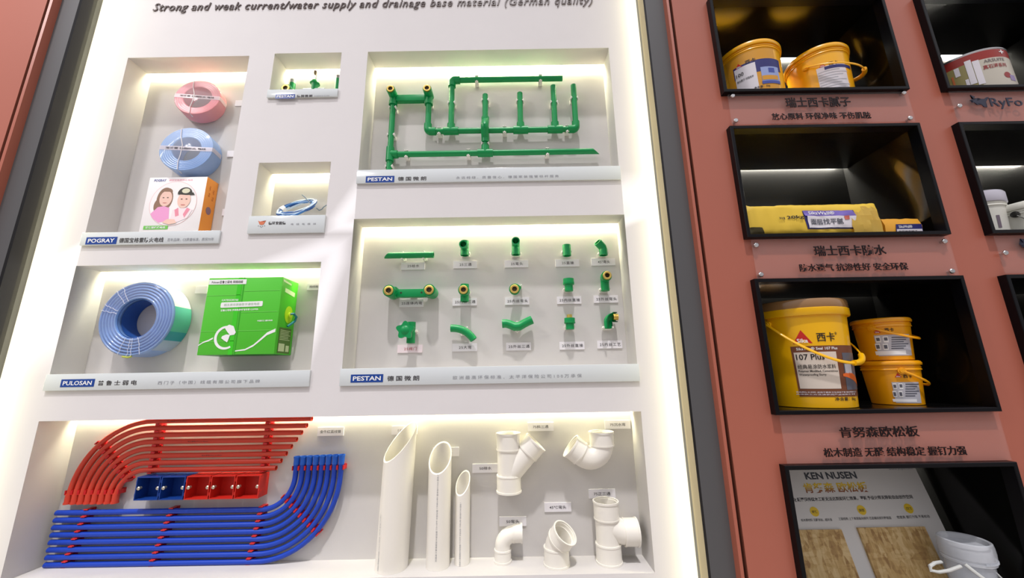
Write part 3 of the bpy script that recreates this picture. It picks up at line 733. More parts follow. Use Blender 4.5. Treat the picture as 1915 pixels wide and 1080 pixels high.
bm = BM(); lathe(bm, [(0, -.024), (.0165, -.024), (.0165, 0), (.0215, .002), (.0225, .004), (.0225, .012), (.0215, .0125), (.0215, .026), (.015, .026), (.015, .01), (0, .01)], 26, Matrix.Translation(c)); obj('fitting_body', bm, M_GRN, t); rear_clip(t, c+V(0, 0, -.014), PI/2)
t, c = fitting('green elbow with a protruding brass nut, last in the middle row', (1131, 528), yF)
body(t, S([c+V(0, 0, -.034), c+V(0, 0, -.004), c+V(0, -.003, .012), c+V(.0, -.016, .018), c+V(0, -.036, .018)], [.0168, .0168, .018, .0205, .0205], 0))
brass_insert(c+V(0, -.036, .018), (0, -1, 0), .0165, .014, parent=t); rear_clip(t, c+V(0, 0, -.026), PI/2)
# row 3
t, c = fitting('green stop valve with a star-shaped knob, first in the bottom row', (765, 621), yF, 'valve', 'stop_valve')
body(t, S([c+V(.008, 0, .040), c+V(.008, 0, -.042)], .0165), S([c+V(.008, 0, -.004), c+V(-.004, -.034, .004)], .0155, 0), name='valve_body')
bm = BM(); star = []
for k in range(48):
    a = 2*PI*k/48; star.append(((.030+.0055*math.cos(5*a))*math.cos(a+.3), (.030+.0055*math.cos(5*a))*math.sin(a+.3)))
kc = c+V(-.004, -.030, .004); f = facing(kc)
prism(bm, star, f, 0, .016); lathe(bm, [(0, .022), (.010, .021), (.016, .0165), (.018, .0155)], 24, Matrix.Translation(kc) @ Matrix.Rotation(PI/2, 4, 'X')); obj('star_knob', bm, M_GRN, t); rear_clip(t, c+V(.008, 0, .004), PI/2)
t, c = fitting('green quarter bend with both ends open, second in the bottom row', (866, 622), yF)
P0, P1, P2 = at(843, 613.5, yF), at(871, 612, yF), at(886, 635, yF)
ps = [P0*(1-s)**2+P1*1.0*2*s*(1-s)+P2*s*s for s in [i/12 for i in range(13)]]
body(t, S(ps, .0148)); rear_clip(t, ps[6], .7, w_=.016)
t, c = fitting('wavy green bridge pipe, third in the bottom row', (967, 606), yF)
ps = [at(939, 605, yF), at(947, 604.5, yF), at(955, 607, yF), at(963, 610.5, yF-.004), at(971, 610, yF-.004), at(980, 604.5, yF), at(988, 600.5, yF), at(995, 597.5, yF)]
body(t, S(ps, .0168)); rear_clip(t, ps[3]*.5+ps[4]*.5, 0, w_=.0175)
t, c = fitting('green coupling with a brass tip on top, fourth in the bottom row', (1065.5, 603), yF)
bm = BM(); lathe(bm, [(0, -.026), (.0165, -.026), (.0165, -.004), (.021, -.003), (.0225, 0), (.021, .001), (.021, .018), (0, .018)], 26, Matrix.Translation(c)); obj('fitting_body', bm, M_GRN, t)
bm = BM(); lathe(bm, [(0, .016), (.0105, .016), (.0105, .032), (.0075, .032), (.0075, .02), (0, .02)], 22, Matrix.Translation(c)); obj('brass_tip', bm, M_BRASS, t); rear_clip(t, c+V(0, 0, -.016), PI/2)
t, c = fitting('cut-open green elbow showing its brass thread, last in the bottom row', (1139, 601), yF)
arcp = [c+V(.020, 0, -.002)+V(-math.cos(a)*.024, 0, math.sin(a)*.020) for a in [i*PI/2/8 for i in range(9)]]
bm = BM(); tube(bm, [c+V(-.004, 0, -.026)]+arcp, .0165, 22, hollow=.003); tube(bm, [c+V(.018, 0, .018), c+V(.034, .004, .018)], .020, 22, hollow=.003)
bmesh.ops.bisect_plane(bm, geom=bm.verts[:]+bm.edges[:]+bm.faces[:], plane_co=c+V(.010, -.006, .018), plane_no=(.25, -.9, 0), clear_outer=True); obj('fitting_body', bm, M_GRN, t)
bm = BM()
prof = [(0, 0)]+[(.0125+(.0012 if k % 2 else 0), .002*k) for k in range(10)]+[(0, .018)]
lathe(bm, prof, 20, Matrix.Translation(c+V(.018, .002, .018)) @ Matrix.Rotation(PI/2, 4, 'Y')); obj('brass_thread', bm, M_BRASS, t); rear_clip(t, c+V(-.004, 0, -.022), PI/2)

# ================================================================== NICHE F: big cable coil and green carton
def big_coil():
    cx, cz, R, r, y0, y1 = -1.4415, 1.7295, .1435, .0765, .030, .1115
    t = thing('cable_coil', 'big coil of clear-wrapped blue cable hung beside the green carton', 'cable coil', (cx, y1, cz-R))
    M = Matrix.Translation((cx, (y0+y1)/2, cz)) @ Matrix.Rotation(PI/2, 4, 'X'); h = (y1-y0)/2
    prof = [(r, -h)]
    for k in range(9): z = -h+2*h*k/9; prof += [(r, z+.001), (r-.003, z+h/9)]
    for k in range(6):
        a = r+(R-r)*k/6; d = (R-r)/6
        for i in range(7): s = i/6; prof.append((a+d*s, h-.010+.010*math.sin(PI*s)**.6))
    for k in range(9): z = h-.004-2*(h-.004)*k/9; prof += [(R-.001, z), (R+.001, z-h/9)]
    prof += [(R-.003, -h), (r, -h)]
    bm = BM(); lathe(bm, prof, 72, M); obj('winding', bm, mat('cable_blue', (118, 158, 216), .28, coat=.7, var=.25, scale=22), t, 70)
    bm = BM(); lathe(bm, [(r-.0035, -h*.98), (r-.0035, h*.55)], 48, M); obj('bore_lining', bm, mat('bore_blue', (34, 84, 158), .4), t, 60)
    bm = BM()
    def side(a0, a1, z0, z1, mt, nm, rr=R+.0018):
        bm = BM(); lathe(bm, [(rr, z0), (rr, z1)], 20, M, a0=a0, a1=a1); obj(nm, bm, mt, t, 60)
    side(-.62, .32, -h*.96, h*.88, film('tape_green', (92, 190, 170), .75, .15), 'green_label_band'); side(-.62, -.36, -h*.96, h*.9, film('tape_teal', (40, 150, 170), .8, .15), 'teal_label_band', R+.0026)
    side(.32, .95, -h*.96, h*.88, film('tape_white', (244, 246, 244), .8, .15), 'white_label_band'); side(-1.0, -.62, -h*.96, h*.9, film('tape_pale', (190, 205, 225), .6, .15), 'clear_label_band')
    rnd = random.Random(5); bm = BM()
    for a in [2.1, 2.3, 2.75, 2.9, -1.25, -1.5, -1.6, -1.85]:
        ps = []
        for i in range(9):
            s = i/8; rr = r+(R-r)*s; aa = a+rnd.uniform(-.02, .02); ps.append(M @ V(rr*math.cos(aa), rr*math.sin(aa), h+.0022))
        tube(bm, ps, .0011, 5)
    obj('wrap_creases', bm, film('crease_white', (245, 246, 255), .55), t)
    bm = BM(); lathe(bm, [(r+.001, h+.0012), (R-.004, h+.0014), (R+.0012, h*.86), (R+.0012, -h*.9)], 72, M); obj('clear_wrap', bm, film('wrap_clear', (226, 228, 246), .15, .08), t, 60)
    bm = BM(); tube(bm, [M @ V(-.022, -R-.001, h*.98), M @ V(.0, -R-.004, h*.98), M @ V(.012, -R-.001, h*.98)], .003, 8); obj('yellow_tie', bm, mat('tie_yellow', (190, 200, 70), .4), t)
big_coil()
def green_carton():
    x0, x1, z0, z1, y0, y1 = -1.163, -.879, 1.584, 1.8765, .004, .1116
    t = thing('cable_carton', 'green cardboard carton with white print and a cable outlet in its side', 'carton', ((x0+x1)/2, y1, z0))
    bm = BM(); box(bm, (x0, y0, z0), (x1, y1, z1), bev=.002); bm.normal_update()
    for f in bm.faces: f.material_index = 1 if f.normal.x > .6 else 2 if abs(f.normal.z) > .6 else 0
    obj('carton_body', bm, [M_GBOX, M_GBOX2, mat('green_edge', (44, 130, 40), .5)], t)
    y = y0-.0006; cx, cz = (x0+x1)/2, (z0+z1)/2; W, H = x1-x0, z1-z0
    f = lambda u, v, w_=0: V(x0+u*W, y-w_, z1-v*H)          # u right, v down, both 0..1
    M_LG = mat('print_lime', (120, 222, 92), .4); M_DG = mat('print_deep_green', (60, 176, 40), .4)
    # flap edge and tape
    bm = BM(); prism(bm, [(.475, .0), (.492, .0), (.492, 1), (.475, 1)], f, 0, .0004); obj('flap_seam', bm, M_DG, t)
    bm = BM(); prism(bm, [(.30, .0), (.36, .0), (.36, 1), (.30, 1)], lambda u, v, w_: f(u+.10, v, w_), 0, .0003); obj('tape_strip', bm, mat('print_bright_green', (66, 206, 40), .3), t)
    bm = BM()
    for v in (.18, .235, .46, .70, .83): prism(bm, [(.01+(.49 if v in (.18, .46) else 0), v), (.47+(.51 if v in (.18, .46, .70) else 0), v-.006), (.47+(.51 if v in (.18, .46, .70) else 0), v), (.01+(.49 if v in (.18, .46) else 0), v+.006)], f, 0, .0003)
    obj('crease_lines', bm, M_LG, t)
    bm = BM(); prism(bm, [(.01, .025), (.515, .025), (.515, .09), (.01, .09)], f, 0, .0006); lb = obj('white_label', bm, M_WHITE, t)
    bm = BM(); put_text(bm, 'Pulosan普鲁士弱电 网络线缆', lambda u, v, w_=0: V(x0+.26*W+u, y-.0009, z1-.058*H+v), .42*W, .011, bold=.01); obj('lettering', bm, M_INK, lb)
    bm = BM(); n_ = 6
    rr = [(.23+.012*math.cos(a), .368+.022*math.sin(a)) for a in [PI/2+i*PI/n_ for i in range(n_+1)]]+[(.745+.012*math.cos(a), .355+.022*math.sin(a)) for a in [-PI/2+i*PI/n_ for i in range(n_+1)]]
    rr = [(.215, .345), (.225, .33), (.765, .32), (.772, .33), (.772, .375), (.762, .387), (.225, .40), (.215, .39)]
    prism(bm, rr, f, 0, .0006); lb = obj('white_panel', bm, M_WHITE, t)
    bm = BM(); put_text(bm, '超五类非屏蔽数字通信电缆', lambda u, v, w_=0: V(x0+.495*W+u, y-.0009, z1-.36*H+v+u*.02), .47*W, .010, bold=.0); obj('lettering', bm, mat('print_greygreen', (150, 190, 150), .5), lb)
    bm = BM(); put_text(bm, 'CATEGORY5E', lambda u, v, w_=0: V(x0+.33*W+u, y-.0005, z1-.30*H+v), .22*W, .007, bold=.02); put_text(bm, '普鲁士弱电 宽带数据传输专用 COPPER', lambda u, v, w_=0: V(x0+.475*W+u, y-.0005, z1-.43*H+v+u*.02), .5*W, .008, bold=.02)
    put_text(bm, '中国网络 通讯布线', lambda u, v, w_=0: V(x0+.83*W+u, y-.0005, z1-.575*H+v+u*.02), .20*W, .006, bold=.02); obj('lettering', bm, M_WHITE, t)
    # globe: open ring with land patch, and a swoosh
    bm = BM(); g = (.345, .785)
    for i in range(26):
        a0, a1 = .9+i*4.4/26, .9+(i+1)*4.4/26
        th = lambda s: .018+.016*math.sin(min(1, max(0, (s-.9)/4.4))*PI*.9)
        p = []
        for a, s in ((a0, 1), (a1, 1), (a1, 0), (a0, 0)):
            R = .150-(0 if s else th(a)); p.append((g[0]+R*math.cos(a), g[1]-R*1.0*math.sin(a)))
        prism(bm, p, f, 0, .0007)
    lp = BM()
    for k, poly in enumerate(([(.31, .655), (.37, .62), (.43, .64), (.47, .72), (.455, .75), (.40, .757), (.36, .715)], [(.30, .765), (.35, .745), (.40, .750), (.39, .80), (.375, .845), (.33, .82), (.29, .79)])):
        cu, cv = sum(p[0] for p in poly)/7, sum(p[1] for p in poly)/7
        cvx = [lp.verts.new(f(u, v, .0012+.0003*k)) for u, v in poly]; cc = lp.verts.new(f(cu, cv, .0012+.0003*k))
        for i in range(7): lp.faces.new([cvx[i], cvx[(i+1) % 7], cc])
    obj('land_print', lp, M_WHITE, t)
    sw = [(.0, .88), (.06, .84), (.12, .82), (.18, .79)]; sw2 = [(.49, .955), (.62, .94), (.72, .89), (.80, .82), (.88, .745), (.985, .70)]
    for line, t0, t1 in ((sw, .012, .022), (sw2, .012, .042)):
        up = [(u, v-(t0+(t1-t0)*i/(len(line)-1))/2) for i, (u, v) in enumerate(line)]; dn = [(u, v+(t0+(t1-t0)*i/(len(line)-1))/2) for i, (u, v) in enumerate(line)]
        prism(bm, up+dn[::-1], f, 0, .0004)
    bmesh.ops.triangulate(bm, faces=[q for q in bm.faces if len(q.verts) > 4]); obj('globe_print', bm, M_WHITE, t)
    # right side: lime ring, dark socket, cable end, deep label, white marks
    D = y1-y0; s = lambda u, v, w_=0: V(x1+.0006+w_, y0+u*D, z1-v*H)
    ring = lambda a, b: [(.58+a*math.cos(k*PI/14), .47+b*math.sin(k*PI/14)) for k in range(28)]
    bm = BM(); prism(bm, ring(.24, .115), s, 0, .0006); obj('lime_ring', bm, mat('lime', (178, 226, 20), .4), t)
    bm = BM(); tube(bm, [s(.62, .47, -.002), s(.62, .47, .006)], .010, 18); obj('outlet_ring', bm, mat('lime_pale', (206, 236, 60), .4), t)
    bm = BM(); tube(bm, [s(.62, .46, .004), s(.66, .45, .014), s(.80, .49, .018), s(.78, .55, .014), s(.60, .60, .010), s(.50, .63, .006)], .0045, 10); obj('cable_end', bm, mat('cable_teal', (20, 120, 130), .35), t)
    bm = BM(); prism(bm, [(.14, .655), (.86, .655), (.86, .985), (.14, .985)], s, 0, .0006); lb = obj('olive_label', bm, mat('olive_print', (78, 116, 40), .5), t)
    bm = BM()
    for k in range(7): prism(bm, [(.20, .685+.02*k), (.20+.5+.1*(k % 3 == 0), .685+.02*k), (.20+.5+.1*(k % 3 == 0), .692+.02*k), (.20, .692+.02*k)], lambda u, v, w_: s(u, v, .0007+w_), 0, .0003)
    prism(bm, [(.18, .86), (.52, .86), (.52, .96), (.18, .96)], lambda u, v, w_: s(u, v, .0007+w_), 0, .0003)
    prism(bm, [(.60, .88), (.80, .88), (.80, .96), (.60, .96)], lambda u, v, w_: s(u, v, .0007+w_), 0, .0003)
    obj('label_print', bm, mat('print_sage', (190, 206, 160), .5), lb)
    bm = BM(); prism(bm, [(.20, .13), (.82, .155), (.82, .215), (.20, .185)], s, 0, .0005); prism(bm, [(.05, .03), (.55, .05), (.55, .075), (.05, .055)], s, 0, .0005); obj('white_mark', bm, mat('print_pale_green', (214, 244, 190), .5), t)
green_carton()
card(None, (378, 542), .050, .030, YB, 'half-hidden white card at the left of the green carton')
card('网线箱', (588, 536), .056, .028, YB, 'white card at the right of the green carton', tw=.62)

# ================================================================== NICHE G: conduits, boxes, drain pipes
GB = .1257
YC = .103; RC = .0088
ORD = ['first', 'second', 'third', 'fourth', 'fifth', 'sixth', 'seventh', 'eighth']
def saddle(t, p, d, mt=M_CLR, gap=.0118, yy=YC):
    """red snap clip: pad behind the conduit and two prongs either side; d = conduit direction"""
    d = Vector(d).normalized(); n = V(d.z, 0, -d.x); bm = BM()
    def bx(u0, u1, y0, y1, v0, v1):
        vs = [bm.verts.new(Vector(p)*1+d*u+n*v+V(0, yq-p[1], 0)) for v in (v0, v1) for yq in (y0, y1) for u in (u0, u1)]
        for f in ((0, 2, 3, 1), (4, 5, 7, 6), (0, 1, 5, 4), (2, 6, 7, 3), (0, 4, 6, 2), (1, 3, 7, 5)): bm.faces.new([vs[i] for i in f])
    bx(-.0085, .0085, GB-.008, GB, -gap, gap)
    for s in (-1, 1):
        a, b = sorted((s*(RC+.0006), s*gap)); bx(-.0075, .0075, yy-.0055, GB-.007, a, b)
        tube(bm, [Vector(p)+n*s*(RC+.0016)-d*.0075+V(0, -.0058, 0), Vector(p)+n*s*(RC+.0016)+d*.0075+V(0, -.0058, 0)], .0022, 8)
    obj('clip', bm, mt, t)
ax = lambda zx, zy: at(60+zx/3.0887, 760+zy/3.0887, YC).x
# blue set: straight runs sweeping up into a bend
zc, xc = 1.1455, -.9180
for i in range(8):
    z = 1.0355-.0237*i; r = zc-z; xr = xc+r
    t = thing('blue_conduit', 'blue conduit sweeping up to the right, %s of eight from the top' % ORD[i], 'conduit', (-1.2, GB, z), 'blue electrical conduits')
    ps = [V(-1.658, YC, z), V(-1.3, YC, z)]+[V(xc+r*math.sin(a), YC, zc-r*math.cos(a)) for a in [k*PI/2/18 for k in range(19)]]+[V(xr, YC, 1.192)]
    bm = BM(); tube(bm, ps, RC, 16, hollow=.0014); obj('tube', bm, M_CBLU, t)
    zt = 1.213+.0006*i
    bm = BM(); tube(bm, [(xr, YC, 1.184), (xr, YC, zt-.006), (xr, YC, zt-.006), (xr, YC, zt)], [.0105, .0105, .0117, .0117], 18, hollow=.002); obj('socket', bm, M_SBLU, t)
    for zx in (250, 747, 1285): saddle(t, V(ax(zx-(i-4)*9*(1 if zx < 900 else .6), 760), YC, z), X3)
    a = PI/4+.05; saddle(t, V(xc+r*math.sin(a), YC, zc-r*math.cos(a)), (math.cos(a), 0, math.sin(a)))
    saddle(t, V(xr, YC, 1.173), Z3)
xc2, zc2 = -1.367, 1.0855
for i in range(8):
    r = .260-.0245*i; z = zc2+r; xl = xc2-r
    t = thing('red_conduit', 'red conduit curving down to the left, %s of eight from the top' % ORD[i], 'conduit', (-1.2, GB, z), 'red electrical conduits')
    xe = -.766-.0165*i
    ps = [V(xl, YC, 1.080)]+[V(xc2-r*math.cos(a), YC, zc2+r*math.sin(a)) for a in [k*PI/2/18 for k in range(19)]]+[V(-1.1, YC, z), V(xe, YC, z)]
    bm = BM(); tube(bm, ps, RC, 16, hollow=.0014); obj('tube', bm, M_CRED, t)
    bm = BM(); tube(bm, [(xl, YC, 1.098), (xl, YC, 1.070), (xl, YC, 1.070), (xl, YC, 1.064)], [.0104, .0104, .0119, .0119], 18, hollow=.002); obj('socket', bm, M_CRED, t)
    for zx in (712, 1350): saddle(t, V(ax(zx, 230), YC, z), X3)
    a = PI/4-.02; saddle(t, V(xc2-r*math.cos(a), YC, zc2+r*math.sin(a)), (math.sin(a), 0, math.cos(a)))
    saddle(t, V(xl, YC, 1.103), Z3)
    if i in (0, 3, 5):
        bm = BM(); put_text(bm, '电工套管 PVC-U 20mm', facing((-1.27+.03*i, YC-RC-.0004, z)), .075, .0042); obj('lettering', bm, M_INK, t)
# junction boxes
def jbox(x, mt, label):
    z0, z1, y0 = 1.0805, 1.1575, .072; hw = .0425
    t = thing('junction_box', label, 'junction box', (x, GB, z0), 'wall junction boxes in a row')
    bm = BM(); w_ = .0028
    box(bm, (x-hw, y0, z0), (x-hw+w_, GB, z1)); box(bm, (x+hw-w_, y0, z0), (x+hw, GB, z1)); box(bm, (x-hw+w_, y0, z1-w_), (x+hw-w_, GB, z1)); box(bm, (x-hw+w_, y0, z0), (x+hw-w_, GB, z0+w_)); box(bm, (x-hw+w_, GB-.003, z0+w_), (x+hw-w_, GB, z1-w_))
    for s in (-1, 1):
        for zz in (z0+.012, z1-.020): box(bm, (x+s*(hw+.0006)-.0012, y0+.001, zz), (x+s*(hw+.0006)+.0012, y0+.02, zz+.010))
    for q in (-.022, .022): lathe(bm, [(.009, 0), (.009, .0012), (0, .0012)], 18, Matrix.Translation((x+q, GB-.03, z1-.0002)))
    obj('box_shell', bm, mt, t)
    for s in (-1, 1):
        bm = BM(); tube(bm, [(x+s*(hw-.008), y0+.004, (z0+z1)/2), (x+s*(hw-.008), y0+.013, (z0+z1)/2)], .0050, 14); lathe(bm, [(0, .0045), (.004, .004), (.0062, .002), (.0062, 0)], 16, Matrix.Translation((x+s*(hw-.008), y0+.004, (z0+z1)/2)) @ Matrix.Rotation(PI/2, 4, 'X')); obj('screw_post', bm, M_SCR, t)
for k, (mt, lab) in enumerate([(M_JB, 'dark blue junction box at the left end of the row of five'), (M_JB, 'dark blue junction box touching the first red one'), (M_JR, 'red junction box touching the blue ones'), (M_JR, 'middle one of the three red junction boxes'), (M_JR, 'red junction box at the right end of the row of five')]):
    jbox(-1.3185+.0895*k, mt, lab)
card('金牛红蓝线管', (619, 806), .100, .031, GB, 'white label card at the ends of the red conduits', ink=M_INK, tw=.8)
# cards beside the drain parts
for body_, px, lab, tw in (('110排水', (757, 803.5), 'white label card behind the tallest white pipe', .5), ('75排水', (834, 844), 'white label card behind the middle white pipe', .5), ('50排水', (908, 874.5), 'white label card beside the thinnest white pipe', .46),
                           ('75斜三通', (1011, 797), 'white label card above the slanted white branch fitting', .6), ('75沉水弯', (1154.5, 793), 'white label card above the white trap bend', .6), ('50弯头', (959, 973.5), 'white label card above the white quarter elbow', .48), ('45℃弯头', (1043, 947), 'white label card above the white half elbow', .62), ('75正三通', (1125.5, 922), 'white label card above the upright white tee', .62)):
    card(body_, px, .098, .031, GB, lab, tw=tw)
ZS = .8613                                    # shelf
def drain_pipe(label, x, y, r, zt, tilt, n, text, lean=0):
    t = thing('drain_pipe', label, 'drain pipe', (x, y, ZS), 'white drain pipes standing on the shelf')
    bm = BM(); tube(bm, [(x, y, ZS), (x+lean*.25, y, ZS+(zt-ZS)*.25), (x+lean, y, zt)], r, 48, hollow=.0035 if r > .03 else .0028, cut0=((x, y, ZS), Z3), cut1=((x+lean, y, zt), n)); obj('tube', bm, M_PVC, t)
    bm = BM(); L, zz, a0 = text
    put_text(bm, '√ 联塑 PVC-U排水管 GB/T5836.1 室内排水 dn%d×3.2 建筑排水用硬聚氯乙烯管材' % round(r*2000), lambda u, v, w_=0: V(x+(r+.0006)*math.sin(a0+v/r), y-(r+.0006)*math.cos(a0+v/r), zz-u), L, .0055); obj('lettering', bm, M_INKL, t)
drain_pipe('tallest white drain pipe with a long slanted cut top', -.428, .0675, .0545, 1.266, 0, (-.55, -.52, .65), (.17, .955, -.62), .012)
drain_pipe('middle white drain pipe with a slanted oval mouth facing out', -.2705, .072, .0405, 1.207, 0, (-.10, -.76, .64), (.27, 1.025, .02))
drain_pipe('thinnest white drain pipe with a slanted oval mouth facing out', -.1895, .088, .0262, 1.117, 0, (-.30, -.76, .58), (.20, .96, -.15))
def sockets(pts, r, a, b, step=.003):
    """radii for a pipe with wider collars at the ends; pts are spaced so the first / last two carry them"""
    return pts, [r]*len(pts)
def collar(bm, p, d, L, r, n=36, lip=.0022):
    p, d = Vector(p), Vector(d).normalized()
    tube(bm, [p, p-d*.006, p-d*.006, p-d*(L-.005), p-d*(L-.005), p-d*L], [r+lip, r+lip, r, r, r+lip*.6, r+lip*.3], n, hollow=.0045)
# slanted branch fitting hung on the wall
yw = .077; zw = 1.0875
t = thing('branch_fitting', 'white drain fitting with a slanted side branch hung on the wall', 'drain fitting', (-.022, GB, zw), 'white drain fittings')
bm = BM(); x = -.0225
tube(bm, [(x, yw, zw+.05), (x, yw, zw+.15)], .0405, 36, hollow=.004); collar(bm, (x, yw, 1.287), Z3, .06, .0432); collar(bm, (x, yw, zw), -Z3, .058, .0432)
d = V(.707, 0, .707); q0 = V(x+.004, yw, zw+.062); q1 = V(.0795, yw, 1.254)
d = (q1-q0).normalized(); tube(bm, [q0, q1-d*.03], .0395, 36, hollow=.004); collar(bm, q1, d, .050, .0432)
obj('fitting_body', bm, M_PVC, t, 40)
# trap bend
t = thing('trap_bend', 'white U-shaped drain bend with two open mouths hung on the wall', 'drain fitting', (.27, GB, 1.166), 'white drain fittings')
cx_, cz_, rb = .262, 1.2145, .051; x2 = .320
bm = BM(); d1 = V(-.72, 0, .69)
ps = [V(.320, yw, 1.270), V(.320, yw, 1.246)]+[V(.2735+.0465*math.cos(a), yw, 1.244+.0465*math.sin(a)) for a in [-(k/12)*(PI*.745) for k in range(1, 13)]]
e = ps[-1]; dd = (ps[-1]-ps[-2]).normalized(); ps.append(e+dd*.036)
tube(bm, ps, .0405, 36, hollow=.004); collar(bm, V(.320, yw, 1.2865), Z3, .050, .0435); collar(bm, ps[-1]+dd*.010, dd, .046, .0435)
obj('fitting_body', bm, M_PVC, t, 40)
# quarter elbow on the shelf
ye = .094
t = thing('quarter_elbow', 'small white quarter elbow standing on the shelf', 'drain fitting', (-.049, ye, ZS), 'white drain fittings')
bm = BM(); x = -.0475
ps = [V(x, ye, ZS+.03)]+[V(x+.050-.050*math.cos(a), ye, .912+.0365*math.sin(a)) for a in [k*PI/2/10 for k in range(11)]]
tube(bm, ps, .0268, 32, hollow=.004); collar(bm, (x, ye, ZS), -Z3, .040, .0292); collar(bm, (.0225, ye, ps[-1].z), X3, .034, .0292)
obj('fitting_body', bm, M_PVC, t, 40)
# half elbow
yh = .068
t = thing('half_elbow', 'white half elbow standing on the shelf with its mouth turned out', 'drain fitting', (.139, yh, ZS), 'white drain fittings')
bm = BM(); x = .138; d2 = V(.52, -.40, .75).normalized()
ps = [V(x, yh, ZS+.03), V(x, yh, ZS+.050), V(x+.003, yh-.002, ZS+.062), V(x+.009, yh-.007, ZS+.074)]
ps.append(ps[-1]+d2*.025); tube(bm, ps, .0395, 36, hollow=.004); collar(bm, (x, yh, ZS), -Z3, .055, .0432); collar(bm, ps[3]+d2*.042, d2, .040, .0432)
obj('fitting_body', bm, M_PVC, t, 40)
# upright tee
yt = .078
t = thing('upright_tee', 'white drain tee standing on the shelf with a side mouth to the right', 'drain fitting', (.322, yt, ZS), 'white drain fittings')
bm = BM(); x = .3205
tube(bm, [(x, yt, ZS+.04), (x, yt, 1.02)], .0405, 36, hollow=.004); collar(bm, (x, yt, 1.0545), Z3, .060, .0435); collar(bm, (x, yt, ZS), -Z3, .060, .0435)
tube(bm, [(x+.01, yt, .968), (x+.05, yt, .955), (x+.08, yt, .953)], .0400, 36, hollow=.004); collar(bm, (.4245, yt, .953), X3, .050, .0435)
obj('fitting_body', bm, M_PVC, t, 40)

